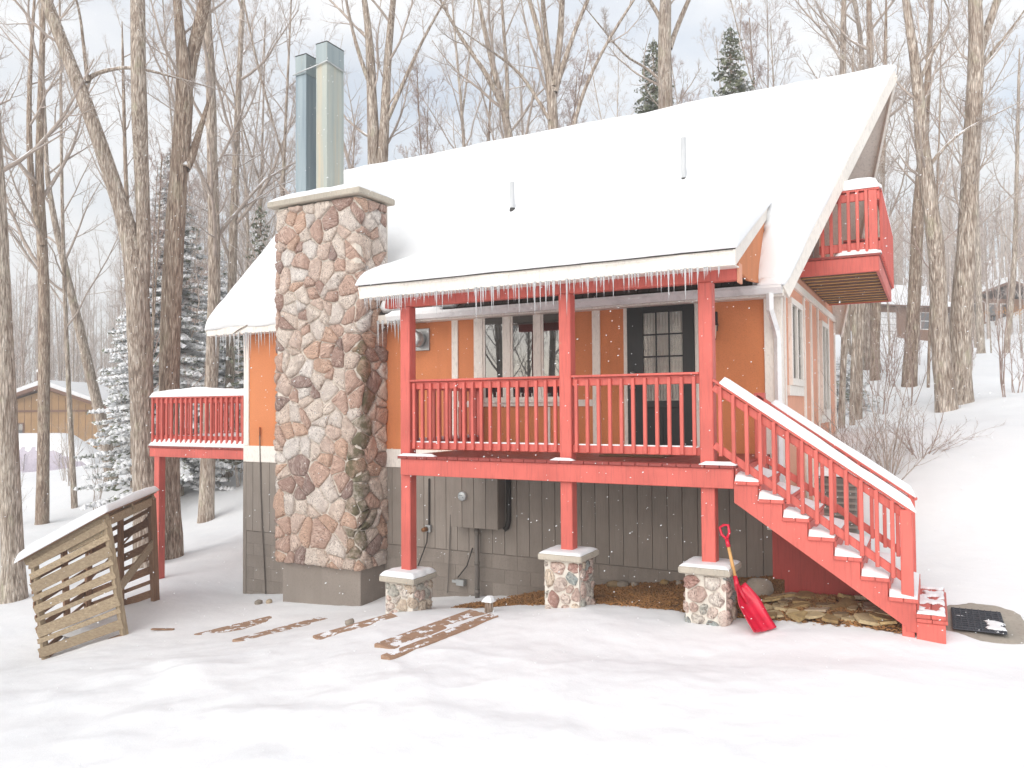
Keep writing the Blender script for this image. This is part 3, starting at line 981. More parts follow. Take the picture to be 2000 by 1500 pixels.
bbal = MB().cbox(-.02, .02, -.02, .02, 0, .86, .004).mesh('baluster', 'red_paint')
for (a, b, c, d_) in ((XR+.3, BX1+.02, BY0-.01, BY0+.08), (BX1-.05, BX1+.04, BY0+.1, BY1-.1), (XR+.3, BX1+.02, BY1-.08, BY1+.01)):
    lx_ = (b-a) > (d_-c)
    r = MB().cbox(a, b, c, d_, 3.33, 3.36).build('railing', 'red_paint', house)
    for z in (3.21, 2.56):
        if lx_: MB().cbox(a, b, c+.03, d_-.03, z, z+.11).build('rail', 'red_paint', r)
        else: MB().cbox(a+.03, b-.03, c, d_, z, z+.11).build('rail', 'red_paint', r)
    if lx_:
        n = 7
        for i in range(n-1): link('baluster', bbal, r, (a+.05+i*(b-a-.1)/(n-1), c+.012 if c < 4 else d_-.012, 2.48))
        MB().cbox(b-.13, b-.03, c, d_+.01, 2.24 if False else BZ+.236, 3.328).build('rail_post', 'red_paint', r)
    else:
        for i in range(22): link('baluster', bbal, r, (b-.012, c+.05+i*(d_-c-.1)/21, 2.48))
bc = thing('balcony_chair', 'low dark chair with snow on it behind the balcony railing', 'chair', (4.85, 4.6, BZ+.24))
MB().cbox(4.6, 5.0, 4.5, 4.95, BZ+.42, BZ+.47).build('seat', 'dark_metal', bc)
MB().cbox(4.6, 5.0, 4.95, 5.0, BZ+.42, BZ+.62).build('backrest', 'dark_metal', bc)
for a in (4.62, 4.95):
    for c in (4.52, 4.92): MB().cbox(a, a+.03, c, c+.03, BZ+.237, BZ+.42).build('leg', 'dark_metal', bc)
MB().cbox(4.62, 4.98, 4.52, 4.9, BZ+.471, BZ+.53, .025).build('snow_pad', 'snow', bc)

# ---------------- meter cupboard and services under the porch
bx = MB().cbox(-.375, .395, 1.72, D-.013, -1.11, -.34).build('meter_box', 'grey_siding', house)
for i in range(4):
    MB().cbox(-.375+i*.1935, -.375+i*.1935+.187, 1.7, 1.719, -1.112, -.34, .003).build('plank', 'grey_siding', bx)
mx_ = WP(904, 969, 'y', 1.69)
mt_ = MB().tube([(mx_[0], 1.7, mx_[2]), (mx_[0], 1.66, mx_[2])], .066, 28).build('meter_dial', 'dial', bx, True)
MB().tube([(mx_[0], 1.659, mx_[2]), (mx_[0], 1.653, mx_[2])], [.066, .058], 28).build('dial_rim', 'galv', bx, True)
for k, (du, dz, wd_) in enumerate(((-.012, .014, .05), (.02, -.014, .016))):
    MB().box(mx_[0]+du-wd_/2, mx_[0]+du+wd_/2, 1.6485, 1.652, mx_[2]+dz-.004, mx_[2]+dz+.004).build('dial_mark', 'dial_print', bx)
gx = -.02
MB().tube([(gx, 1.83, -1.11), (gx, 1.83, -2.3)], .034, 14).build('conduit', 'grey_pipe', house, True)
for z in (-1.16, -1.6, -2.0): MB().tube([(gx, 1.83, z), (gx, 1.83, z-.05)], .041, 14).build('coupling', 'grey_pipe', house, True)
MB().tube([(.46, D-.04, -.35), (.46, D-.04, -1.0), (.44, D-.05, -1.1), (.40, D-.07, -1.13)], .035, 10).build('vent_hose', 'cord_black', house, True)
a = WP(838, 935, 'y', D-.03); b = WP(838, 1025, 'y', D-.03)
MB().tube([a, b], .014, 8).build('wire_conduit', 'cord_black', house)
ob = MB().cbox(b[0]-.05, b[0]+.04, D-.06, D-.012, b[2]-.11, b[2]).build('outlet_box', 'galv', house)
MB().tube([(b[0]-.03, D-.06, b[2]-.06), (b[0]-.05, D-.13, b[2]-.07)], [.04, .03], 12).build('socket', 'brass', ob, True)
c = WP(815, 1115, 'y', D-.05)
MB().tube([(b[0], D-.07, b[2]-.1), (b[0]-.02, D-.06, b[2]-.25), (c[0], D-.08, c[2]), (c[0]-.06, D-.1, -2.1)], .009, 6).build('cord', 'cord_black', house, True)
a = WP(880, 1005, 'y', D-.03); b = WP(874, 1158, 'y', D-.04)
MB().tube([a, (a+b)/2+np.array([.004, 0, 0]), b], .008, 6).build('ground_rod', 'grey_pipe', house)
a = WP(923, 1070, 'y', D-.05); b = WP(912, 1105, 'y', D-.06); c = WP(894, 1128, 'y', D-.06)
MB().tube([a, b, c], .009, 6).build('cord', 'cord_black', house, True)
p = WP(896, 1136, 'y', D-.07)
jb = MB().cbox(p[0]-.04, p[0]+.09, p[1]-.02, D-.003, p[2]-.055, p[2]+.03).build('junction_box', 'galv', house)
MB().cbox(p[0]-.12, p[0]-.041, p[1], D-.003, p[2]-.025, p[2]+.015).build('junction_arm', 'galv', house)
# stains of the old pipes at the left corner
for px, pa, pb in ((500, 835, 1160),):
    a = WP(px+7, pa, 'y', D-.03); b = WP(px+19, pb, 'y', D-.03)
    MB().tube([a, (a*.6+b*.4)+np.array([-.03, 0, 0]), b], .010, 8).build('cable', 'cable_grey', house, True)
a = WP(506, 840, 'y', D-.02)
MB().cbox(a[0]-.03, a[0]+.03, D-.05, D-.001, a[2]-.09, a[2]+.05).build('cable_box', 'orange_wall', house)

# ------------------------------------------------------------------ fieldstone facing
class Path:
    "plan path with rounded corners; u metres along it -> position and outward normal"
    def __init__(s, pts, rad, closed=False):
        P = [np.array(p, float) for p in pts]
        n = len(P); out = []
        rng = range(n) if closed else range(1, n-1)
        if not closed: out.append(P[0])
        for i in rng:
            a, b, c = P[i-1], P[i], P[(i+1) % n]
            d1 = (a-b)/np.linalg.norm(a-b); d2 = (c-b)/np.linalg.norm(c-b)
            p, q = b+d1*rad, b+d2*rad
            for t in np.linspace(0, 1, 7): out.append((1-t)**2*p+2*t*(1-t)*b+t*t*q)
        if not closed: out.append(P[-1])
        else: out.append(out[0])
        s.p = np.array(out)
        d = np.diff(s.p, axis=0); l = np.linalg.norm(d, axis=1)
        s.c = np.concatenate([[0], np.cumsum(l)]); s.len = s.c[-1]
        nn = np.stack([d[:, 1], -d[:, 0]], 1)/l[:, None]
        vn = np.zeros_like(s.p)
        vn[:-1] += nn; vn[1:] += nn
        if closed: vn[0] = vn[-1] = nn[0]+nn[-1]
        s.n = vn/np.linalg.norm(vn, axis=1)[:, None]
        s.closed = closed
    def at(s, u):
        if s.closed: u = u % s.len
        x = np.interp(u, s.c, s.p[:, 0]); y = np.interp(u, s.c, s.p[:, 1])
        a = np.interp(u, s.c, s.n[:, 0]); b = np.interp(u, s.c, s.n[:, 1])
        l = np.hypot(a, b)
        return np.stack([x, y], -1), np.stack([a/l, b/l], -1)

def clip(poly, m, nrm):
    out = []; n = len(poly)
    for i in range(n):
        a, b = poly[i], poly[(i+1) % n]
        da, db = (a-m)@nrm, (b-m)@nrm
        if da <= 0: out.append(a)
        if da*db < 0: out.append(a+(b-a)*(da/(da-db)))
    return out
def cells(W_, z0, z1, size, seed, wrap=False, relax=2, anis=1.15, jit=1.0, warp=0):
    rs = np.random.RandomState(seed)
    n = int(W_*(z1-z0)/(size*size))
    pts = []
    tries = 0
    while len(pts) < n and tries < 60000:
        tries += 1
        p = np.array([rs.uniform(0, W_), rs.uniform(z0, z1)])
        r = size*rs.choice([.5, .7, .9, 1.3])*(.86 if tries < 20000 else .6)
        ok = True
        for q in pts:
            d = abs(p-q); d0 = min(d[0], W_-d[0]) if wrap else d[0]
            if (d0/anis)**2+d[1]**2 < r*r: ok = False; break
        if ok: pts.append(p)
    wt = (size*rs.uniform(.0, .62, len(pts)+1))**2
    def vor():
        A = np.array(pts); res = []
        B = np.concatenate([A, A+[W_, 0], A-[W_, 0]]) if wrap else A
        for i, p in enumerate(A):
            poly = [np.array(q) for q in ((p[0]-2*size, max(z0, p[1]-2*size)), (p[0]+2*size, max(z0, p[1]-2*size)), (p[0]+2*size, min(z1, p[1]+2*size)), (p[0]-2*size, min(z1, p[1]+2*size)))]
            if not wrap:
                for q in poly: q[0] = min(max(q[0], 0), W_)
            dd = ((B-p)**2).sum(1)
            for j in np.argsort(dd)[1:22]:
                q = B[j]
                if dd[j] < 1e-9: continue
                t_ = np.clip(.5+(wt[i]-wt[j % len(A)])/(2*dd[j]), .2, .8)
                poly = clip(poly, p+(q-p)*t_, (q-p)/math.sqrt(dd[j]))
                if len(poly) < 3: break
            res.append(poly)
        return res
    for _ in range(relax):
        cs = vor()
        pts = [np.mean(c, 0)*.5+pts[i]*.5 if len(c) >= 3 else pts[i] for i, c in enumerate(cs)]
    res = []
    for c in vor():
        if len(c) < 3: continue
        c = np.array(c)
        if warp:
            e_ = np.minimum(np.minimum(c[:, 1]-z0, z1-c[:, 1])/.12, 1)
            if not wrap: e_ = np.minimum(e_, np.minimum(c[:, 0], W_-c[:, 0])/.12)
            e_ = np.clip(e_, 0, 1)
            c = c+np.stack([fbm(c[:, 0]*3.3, c[:, 1]*3.3, 3, seed)*warp*e_, fbm(c[:, 0]*3.3+40, c[:, 1]*3.3, 3, seed+7)*warp*e_], 1)
        res.append(c)
    return res
def stone_mesh(poly, path, gap, H, rs, roundness=1, mat='stone'):
    P = np.array(poly); c = P.mean(0)
    for _ in range(roundness):
        Q = []
        for i in range(len(P)):
            a, b = P[i], P[(i+1) % len(P)]
            k_ = .25 if roundness > 1 else .13
            Q += [a*(1-k_)+b*k_, a*k_+b*(1-k_)]
        P = np.array(Q)
    if roundness == 1 and len(P) < 11:
        d_ = np.linalg.norm(P-np.roll(P, -1, 0), axis=1); j_ = int(np.argmax(d_)); P = np.insert(P, j_+1, (P[j_]+P[(j_+1) % len(P)])/2, 0)
    while len(P) > 13:
        d = np.linalg.norm(P-np.roll(P, -1, 0), axis=1); P = np.delete(P, np.argmin(d), 0)
    r = np.linalg.norm(P-c, axis=1)
    P = c+(P-c)*np.clip((r-gap)/r, .3, 1)[:, None]
    P = P+rs.uniform(-.010, .010, P.shape)*(1 if roundness == 1 else .4)
    n = len(P)
    rings = [(1.0, -.03), (.985, .35), (.84, .85), (.45, 1.0)]
    tilt = rs.uniform(-.25, .25, 2)
    V = []; org, _ = path.at(np.array([c[0]]))
    base = np.array([org[0][0], org[0][1], c[1]])
    size = r.mean()
    for s_, h in rings:
        Q = c+(P-c)*s_
        hh = (h*H*(1+((Q-c)@tilt)/size*.6)+(rs.uniform(-.26, .26, n)*H if h > 0 else 0)) if h > 0 else np.full(n, h)
        pp, nn = path.at(Q[:, 0])
        V.append(np.stack([pp[:, 0]+nn[:, 0]*hh, pp[:, 1]+nn[:, 1]*hh, Q[:, 1]], 1))
    pp, nn = path.at(np.array([c[0]])); h = H*rs.uniform(.85, 1.15)
    V.append(np.array([[pp[0][0]+nn[0][0]*h, pp[0][1]+nn[0][1]*h, c[1]]]))
    V = np.concatenate(V)-base
    f = []
    for k in range(3):
        for i in range(n):
            j = (i+1) % n
            f.append((k*n+i, k*n+j, (k+1)*n+j, (k+1)*n+i))
    f += [(3*n+i, 3*n+(i+1) % n, 4*n) for i in range(n)]
    return MB().add(V, f).mesh('stone', mat, True), base

# chimney
CX0, CX1, CY = -3.37, -1.70, 1.30
chim = MB().prism([(CX0+.002, D+.05), (CX0+.002, CY+.05), (CX0+.05, CY+.002), (CX1-.05, CY+.002), (CX1-.002, CY+.05), (CX1-.002, D+.05)], 'z', -1.78, 3.72).build('chimney', 'mortar', house)
pth = Path([(CX0, D+.02), (CX0, CY), (CX1, CY), (CX1, D+.02)], .10)
rs = np.random.RandomState(5)
cl = cells(pth.len, -1.80, 3.72, .238, 11, relax=0, warp=.12)
for poly in cl:
    c = np.mean(poly, 0)
    right = c[0] > pth.len-.72
    corner = pth.len-.80 < c[0] < pth.len-.42
    mo = corner and c[1] < 1.5 and rs.rand() < .8
    me, base = stone_mesh(poly, pth, .007, rs.uniform(.03, .055), rs, 1, 'stone_moss' if mo else 'stone')
    link('stone', me, chim, base)
MB().cbox(CX0+.10, CX1-.03, CY+.06, D+.01, -2.9, -1.70, .01).build('chimney_base', 'grey_block', chim)
# upper shaft behind, above the roof plane
MB().cbox(CX0+.03, CX1-.03, D+.05, D+.10, 1.0, 3.71).build('back_face', 'mortar', chim)
MB().cbox(CX0-.09, CX1+.09, CY-.1, D+.14, 3.735, 3.83, .015).build('cap', 'cap_stone', chim)
for (a, zt, y0, m_) in ((-3.19, 6.24, 1.55, 'flue_metal'), (-2.74, 6.33, 1.53, 'flue_tan')):
    MB().cbox(a, a+.225, y0, y0+.40, 3.83, zt-.33, .006).build('flue', m_, chim)
    MB().cbox(a-.003, a+.228, y0-.003, y0+.403, zt-.327, zt-.013, .006).build('flue_head', 'flue_green', chim)
    MB().cbox(a-.006, a+.231, y0-.006, y0+.406, zt-.012, zt, .004).build('flue_rim', 'dark_metal', chim)
MB().tube([(-3.215, 1.52, 5.92), (-2.96, 1.50, 5.94), (-2.76, 1.50, 5.96), (-2.49, 1.505, 6.0), (-2.49, 1.95, 5.97)], .012, 6).build('strap', 'galv', chim)

# pedestals under the posts
for k, (x, zb) in enumerate(PO):
    cx_, cy_ = x+.07, .13
    h = .20
    ztop = zb-.07
    zbot = [-2.0, -1.75, -1.75][k]
    core = MB().prism([(cx_-h, cy_-h), (cx_+h, cy_-h), (cx_+h, cy_+h), (cx_-h, cy_+h)], 'z', zbot, ztop).build('pedestal', 'mortar_light', house)
    pp = Path([(cx_-h, cy_-h), (cx_+h, cy_-h), (cx_+h, cy_+h), (cx_-h, cy_+h)], .07, True)
    for poly in cells(pp.len, zbot, ztop-.01, .128, 30+k, True, 1, 1.0):
        me, base = stone_mesh(poly, pp, .006, rs.uniform(.02, .04), rs, 2, 'pebble')
        link('stone', me, core, base)
    cp = MB().cbox(cx_-.255, cx_+.255, cy_-.265, cy_+.255, ztop+.002, zb-.001, .012).build('cap', 'cap_stone', core)

# ------------------------------------------------------------------ lying snow
def sheet_closed(name, top, bot, mask=None, mat='snow'):
    n, m = top.shape[:2]
    V = np.concatenate([top.reshape(-1, 3), bot.reshape(-1, 3)])
    N = n*m
    F = []
    ok = np.ones((n-1, m-1), bool) if mask is None else mask
    edge = {}
    for i in range(n-1):
        for j in range(m-1):
            if not ok[i, j]: continue
            q = (i*m+j, (i+1)*m+j, (i+1)*m+j+1, i*m+j+1)
            F.append(q); F.append(tuple(k+N for k in q[::-1]))
            for a, b in zip(q, q[1:]+q[:1]):
                if (b, a) in edge: del edge[(b, a)]
                else: edge[(a, b)] = 1
    for a, b in edge: F.append((b, a, a+N, b+N))
    me = fastmesh(name, V, np.array(F), mat, True)
    return me
def stuff(name, me, label):
    return tag(link(name, me), label, kind='stuff')
def prof(u, v, eu, ev):
    a = np.minimum(np.minimum(u, 1-u)/eu, 1); b = np.minimum(np.minimum(v, 1-v)/ev, 1)
    f = lambda t: np.sqrt(np.clip(1-(1-t)**2, 0, 1))
    return .12+.88*f(a)*f(b)
def roof_snow(side):
    nu, nv = 150, 64
    u, v = np.meshgrid(np.r_[0, np.linspace(.004, .996, nu-2), 1], np.r_[0, .006, .015, .03, np.linspace(.05, .995, nv-5), 1], indexing='ij')
    xr = XE+.02+(OH-XE+.015)*v
    x = XW-.02+u*(xr-XW+.02)
    y = EY-.03+v*(RY-EY+.04)
    y = y-.035*fbm(x*1.7, x*0, 4, 91)*(v < .004)-.02*fbm(x*1.7, x*0, 4, 91)*(np.abs(v-.006) < .003)
    x = x+(u > .999)*.03*fbm(v*9, v*0, 3, 92)
    z = EZ+SL*(y-EY)+.004
    T = .15*prof(u, v, .012, .05)*(1+.35*fbm(x*.7, y*.9, 3, 5)+.12*fbm(x*3, y*3, 2, 8))
    T = T*np.where(v > .95, 1-.32*(v-.95)/.05*(1+.9*fbm(x*1.3, y*0, 3, 44)-.25*np.clip((x-1)/4, -1, 1)), 1)
    nn = np.array([0, -SL, 1])/math.hypot(SL, 1)
    top = np.stack([x, y+nn[1]*T, z+nn[2]*T], -1); bot = np.stack([x, y, z], -1)
    if side < 0:
        for A in (top, bot): A[..., 1] = 2*RY-A[..., 1]
    mask = None
    xc, yc_ = x[:-1, :-1], y[:-1, :-1]
    if side > 0:
        mask = ~((xc > PX0+.12) & (xc < 3.86+.04*fbm(yc_*3, xc*0, 2, 3)) & (yc_ < 2.72))
        mask &= ~((xc > CX0-.02) & (xc < CX1+.06) & (yc_ < D+.06))
        mask &= ~((xc > CX1) & (xc < PX0+.2) & (yc_ < EY+.02+.05*fbm(xc*3, yc_*0, 2, 4)))
    me = sheet_closed('roof_snow', top, bot, mask)
    if side < 0: me.flip_normals()
    return me
stuff('roof_snow', roof_snow(1), 'thick smooth snow blanket on the main roof slope facing the porch')
stuff('roof_snow', roof_snow(-1), 'snow on the far slope of the main roof, behind the ridge')
def porch_snow():
    nu, nv = 90, 40
    u, v = np.meshgrid(np.r_[0, .004, .012, np.linspace(.02, .98, nu-6), .988, .996, 1], np.r_[0, .008, .02, .045, np.linspace(.08, 1, nv-4)], indexing='ij')
    xr = PX1+.02+(PXB-PX1)*v
    x = PX0-.025+u*(xr-PX0+.03)
    y = PY0-.035+v*(PY1+.25-PY0)
    y = y-.03*fbm(x*2.1, x*0, 4, 93)*(v < .004)-.02*fbm(x*2.1, x*0, 4, 93)*(np.abs(v-.008) < .003)
    z = PZ0+PSL*(y-PY0)+.004
    T = .14*prof(u, v*.5, .02, .035)*(1+.3*fbm(x*.8, y*.8, 3, 15)+.12*fbm(x*3, y*3, 2, 18))
    top = np.stack([x, y-.3*T, z+.95*T], -1); bot = np.stack([x, y, z], -1)
    return sheet_closed('porch_snow', top, bot)
stuff('porch_roof_snow', porch_snow(), 'thick snow on the low porch roof above the icicles')

def strip(name, p, q, w, h, label, seed=0, n=None, arch=0, off=.0):
    "rounded snow lying along a rail from p to q"
    p, q = np.array(p, float), np.array(q, float)
    L_ = np.linalg.norm(q-p); n = n or max(6, int(L_/.05))
    t = np.linspace(0, 1, n)
    d = (q-p)/L_; s_ = np.cross(d, [0, 0, 1]); s_ /= np.linalg.norm(s_)
    a = np.linspace(0, math.pi, 9)
    tt, aa = np.meshgrid(t, a, indexing='ij')
    e = np.minimum(np.minimum(tt, 1-tt)*L_/(h*.9), 1); e = .15+.85*np.sqrt(np.clip(1-(1-e)**2, 0, 1))
    hh = h*e*(1+.3*fbm(tt*L_*1.6+seed*7.3, tt*0, 3, seed)+arch*np.sin(tt*math.pi))
    ww = w/2*(.93+.12*fbm(tt*L_*2.3+seed, tt*0+3, 2, seed+4))
    pos = p+tt[..., None]*(q-p)+s_*(-np.cos(aa)*ww)[..., None]+np.array([0, 0, 1])*(np.sin(aa)**.6*hh)[..., None]
    bot = p+tt[..., None]*(q-p)+s_*(-np.cos(aa)*ww)[..., None]-np.array([0, 0, .004])
    return stuff(name, sheet_closed(name, pos, bot), label)
def mound(name, x0, x1, y0, y1, z, h, label, seed=0, nx=22, ny=22, e=.22, cover=None):
    u, v = np.meshgrid(np.linspace(0, 1, nx), np.linspace(0, 1, ny), indexing='ij')
    x = x0+u*(x1-x0); y = y0+v*(y1-y0)
    x = x+.012*fbm(v*5+seed, u*5, 2, seed); y = y+.012*fbm(u*5+seed, v*5+9, 2, seed+1)
    T = h*prof(u, v, e, e)*(1+.3*fbm(x*4+seed, y*4, 3, seed))
    mask = None
    if cover is not None:
        mask = (fbm(x*6+seed, y*6, 4, seed+2) > cover)[:-1, :-1]
        T = T*np.clip((fbm(x*6+seed, y*6, 4, seed+2)-cover)*5+.15, .15, 1)
    return stuff(name, sheet_closed(name, np.stack([x, y, z+T], -1), np.stack([x, y, np.full_like(x, z)+.002], -1), mask), label)
mound('chimney_snow', CX0-.07, CX1+.07, CY-.08, D+.13, 3.83, .12, 'rounded snow cap on the chimney slab around the flues', 3)
mound('pedestal_snow', PO[0][0]+.07-.25, PO[0][0]+.07+.25, -.13, .37, PO[0][1], .06, 'deep snow cap on the leftmost stone pedestal', 4, e=.15)
mound('pedestal_snow', PO[1][0]+.07-.245, PO[1][0]+.07+.245, -.125, .37, PO[1][1], .03, 'thin snow on the middle stone pedestal', 5, e=.15)
mound('pedestal_snow', PO[2][0]+.07-.245, PO[2][0]+.07+.245, -.125, .37, PO[2][1], .03, 'thin snow on the stone pedestal beside the red shovel', 6, e=.15)
zt = lambda x: .852-.6935*(x-3.787)
strip('rail_snow', (3.86, .065, zt(3.86)+.003), (5.56, .065, zt(5.56)+.003), .115, .085, 'snow along the near sloping stair rail', 1)
strip('rail_snow', (4.15, 1.19, zt(4.15)+.003), (5.54, 1.19, zt(5.54)+.003), .11, .075, 'snow along the far sloping stair rail', 2)
strip('rail_snow', (LX0-.03, LY+.07, .82), (LX1, LY+.07, .82), .13, .11, 'snow along the front rail of the side deck', 3, arch=.35)
strip('rail_snow', (LX0+.03, LY+.15, .82), (LX0+.03, LY+2.95, .82), .12, .1, 'snow on the outer end rail of the side deck', 4)
strip('rail_snow', (LX0, LY+2.95, .82), (LX1, LY+2.95, .82), .12, .1, 'snow on the back rail of the side deck', 5)
mound('deck_snow', LX0-.01, LX1, LY-.015, LY+2.9, LZ, .17, 'deep snow on the floor of the side deck', 7, 30, 30, .03)
strip('rail_snow', (XR+.42, BY0+.035, 3.362), (BX1+.03, BY0+.035, 3.362), .12, .12, 'plump snow on the near rail of the balcony', 6, arch=.3)
strip('rail_snow', (BX1-.005, BY0+.05, 3.362), (BX1-.005, BY1, 3.362), .11, .07, 'snow along the outer rail of the balcony', 7)
strip('deck_edge_snow', (XR+.5, BY0+.04, BZ+.236), (BX1+.03, BY0+.04, BZ+.236), .13, .07, 'snow on the near edge of the balcony floor', 8)
strip('deck_edge_snow', (BX1-.01, BY0, BZ+.236), (BX1-.01, BY1, BZ+.236), .09, .06, 'snow on the outer edge of the balcony floor', 9)
ordn = ['top', 'second', 'third', 'fourth', 'fifth', 'sixth', 'seventh', 'eighth']
for i in range(8):
    z = T0-RISE*i; x = DX1+.004+RUN*i
    if i < 7:
        nu, nv = 12, 26
        u, v = np.meshgrid(np.linspace(0, 1, nu), np.linspace(0, 1, nv), indexing='ij')
        X = x+.012+u*.222; Y = -.012+v*1.19
        T = (.062*(1-u)**.9*(.55+.45*np.abs(np.cos(v*math.pi*1.05)))+.012)*np.clip(np.minimum(v, 1-v)*20+.1, 0, 1)*(1+.4*fbm(X*6, Y*5+i*3, 3, i))
        T = T*np.clip(1.2-.9*np.exp(-((v-.5)/.22)**2), .1, 1)+.002
        me = sheet_closed('tread_snow', np.stack([X, Y, z+T], -1), np.stack([X, Y, np.full_like(X, z)+.001], -1))
        stuff('tread_snow', me, 'wedge of snow on the %s stair tread from the porch' % ordn[i])
mound('tread_snow', 5.55, 5.77, -.01, 1.2, -1.25, .02, 'trodden patches of snow on the wide bottom step', 12, 30, 90, .05, cover=-.05)
strip('deck_edge_snow', (DX1-.33, .02, .001), (DX1+.03, .02, .001), .1, .035, 'strip of snow at the head of the stairs by the right post', 11)
strip('deck_edge_snow', (-.03, .02, .001), (.5, .02, .001), .08, .03, 'strip of snow on the deck edge at the left post', 12)
strip('deck_edge_snow', (2.02, .01, .001), (2.3, .01, .001), .07, .025, 'little snow on the deck edge at the middle post', 13)
strip('rail_base_snow', (.12, .119, .166), (2.09, .119, .166), .04, .012, 'thin snow on the bottom rail of the long porch railing', 14)
strip('rail_base_snow', (2.26, .119, .166), (3.63, .119, .166), .04, .012, 'thin snow on the bottom rail in front of the black door', 15)
strip('rail_base_snow', (0, .25, .166), (0, D-.1, .166), .05, .04, 'snow on the bottom rail at the left porch end', 16)
strip('gutter_snow', (-1.40, EY-.08, EZ-.01), (-.45, EY-.08, EZ-.01), .1, .05, 'snow heaped on the gutter between chimney and porch roof', 17)
strip('gutter_snow', (3.93, EY-.06, EZ-.015), (4.22, EY-.06, EZ-.015), .16, .10, 'snow heaped on the gutter end above the downspout', 18)

# ------------------------------------------------------------------ icicles
rs = np.random.RandomState(17)
ice_m = []
for k in range(6):
    t = np.linspace(0, 1, 7)
    p = np.stack([.012*fbm(t*3+k, t*0, 2, k)*t, .012*fbm(t*3+k, t*0+5, 2, k+9)*t, -t], 1)
    r = np.array([1.0, .85, .66, .5, .36, .2, .03])*(1+.15*rs.uniform(-1, 1, 7))
    m_ = MB().tube(np.array([(0, 0, .03)]+list(map(tuple, p))), np.r_[1.05, r]*.06, 7)
    ice_m.append(m_.mesh('icicle', 'ice', True))
def icicles(x0, x1, y, z, n, lmin, lmax, label, group):
    xs = x0+(np.arange(n)+rs.uniform(-.6, 1.6, n))/n*(x1-x0)
    for x in xs:
        L_ = lmin+(lmax-lmin)*rs.rand()**1.8*(.35+.9*float(vnoise(x*3.1, 0, 11)))
        rr = (.0055+.017*L_)*rs.uniform(.75, 1.3)/.06
        o = link('icicle', ice_m[rs.randint(6)], None, (x, y+rs.uniform(-.006, .006), z), (0, 0, rs.rand()*6), (rr, rr, L_))
        tag(o, label, 'icicle', group)
icicles(PX0+.05, 3.95, PY0+.0, PZ0-.16, 150, .05, .40, 'thin icicle hanging from the porch eave', 'icicles along the porch eave')
icicles(XW+.15, -3.42, EY-.034, EZ-.135, 32, .14, .75, 'icicle hanging from the main eave left of the chimney', 'icicles left of the chimney')
icicles(-1.62, -.95, EY-.09, EZ-.11, 22, .12, .6, 'icicle hanging between the chimney and the left porch post', 'icicles right of the chimney')

# ------------------------------------------------------------------ things on the ground
def rock(name, loc, r, seed, mat, flat=.7):
    bm = bmesh.new()
    bmesh.ops.create_icosphere(bm, subdivisions=2, radius=1)
    rr = np.random.RandomState(seed); o = rr.uniform(0, 99, 3)
    from mathutils import noise as mn
    for v in bm.verts:
        c = v.co.copy()
        k = 1+.35*mn.noise(c*1.1+Vector(o))+.12*mn.noise(c*3+Vector(o))
        v.co = Vector((c.x*k*r[0], c.y*k*r[1], c.z*k*r[2]))
    me = bpy.data.meshes.new(name); bm.to_mesh(me); bm.free()
    me.materials.append(M[mat]); me.shade_smooth()
    return link(name, me, None, loc, (0, 0, rr.rand()*6))

# mulch bed that rises out of the snow under the porch
def mulch_h(X, Y):
    inside = np.minimum(np.minimum((X-.75)/.9, (5.45-X)/.3), np.minimum((Y-(.33-.10*np.clip(X-3.4, 0, 2)))/.35, 1))
    inside = np.clip(inside, -1, 1)+.45*fbm(X*1.6, Y*1.6, 4, 61)
    return np.clip(inside*.06, -.05, .035)
mb_ = grid_sheet('mulch_bed', np.linspace(-.2, 5.6, 150), np.linspace(-.2, 1.98, 70), lambda X, Y: gz(X, Y)+mulch_h(X, Y)+.012*fbm(X*9, Y*9, 3, 33), 'soil')
tag(link('mulch_bed', mb_), 'bare earth under the porch and stairs', kind='structure')
def scatter_chips():
    rr = np.random.RandomState(8)
    n = 26000
    X = rr.uniform(0, 5.45, n); Y = rr.uniform(-.15, 1.93, n)
    h = mulch_h(X, Y)
    k = (h > .002+rr.uniform(-.014, .01, n))
    X, Y, h = X[k], Y[k], np.maximum(h[k], 0)
    Z = gz(X, Y)+h+rr.uniform(0, .012, len(X))+.012*fbm(X*9, Y*9, 3, 33)
    n = len(X)
    l = rr.uniform(.012, .034, n); w_ = rr.uniform(.005, .012, n); t = rr.uniform(.0015, .004, n)
    a = rr.uniform(0, 6.28, n); b = rr.normal(0, .35, n)
    ux = np.stack([np.cos(a)*np.cos(b), np.sin(a)*np.cos(b), np.sin(b)], 1)
    vy = np.stack([-np.sin(a), np.cos(a), rr.normal(0, .3, n)], 1)
    nz_ = np.cross(ux, vy)
    c = np.stack([X, Y, Z], 1)
    V = []
    for sx in (-1, 1):
        for sy in (-1, 1):
            for sz in (-1, 1): V.append(c+ux*(l*sx)[:, None]+vy*(w_*sy)[:, None]+nz_*(t*sz)[:, None])
    V = np.stack(V, 1).reshape(-1, 3)
    q = np.array([(0, 1, 3, 2), (4, 6, 7, 5), (0, 4, 5, 1), (2, 3, 7, 6), (0, 2, 6, 4), (1, 5, 7, 3)])
    F = (np.arange(n)[:, None, None]*8+q[None]).reshape(-1, 4)
    return fastmesh('wood_chips', V, F, 'chip', False)
stuff('wood_chips', scatter_chips(), 'brown wood chip mulch scattered under the porch')

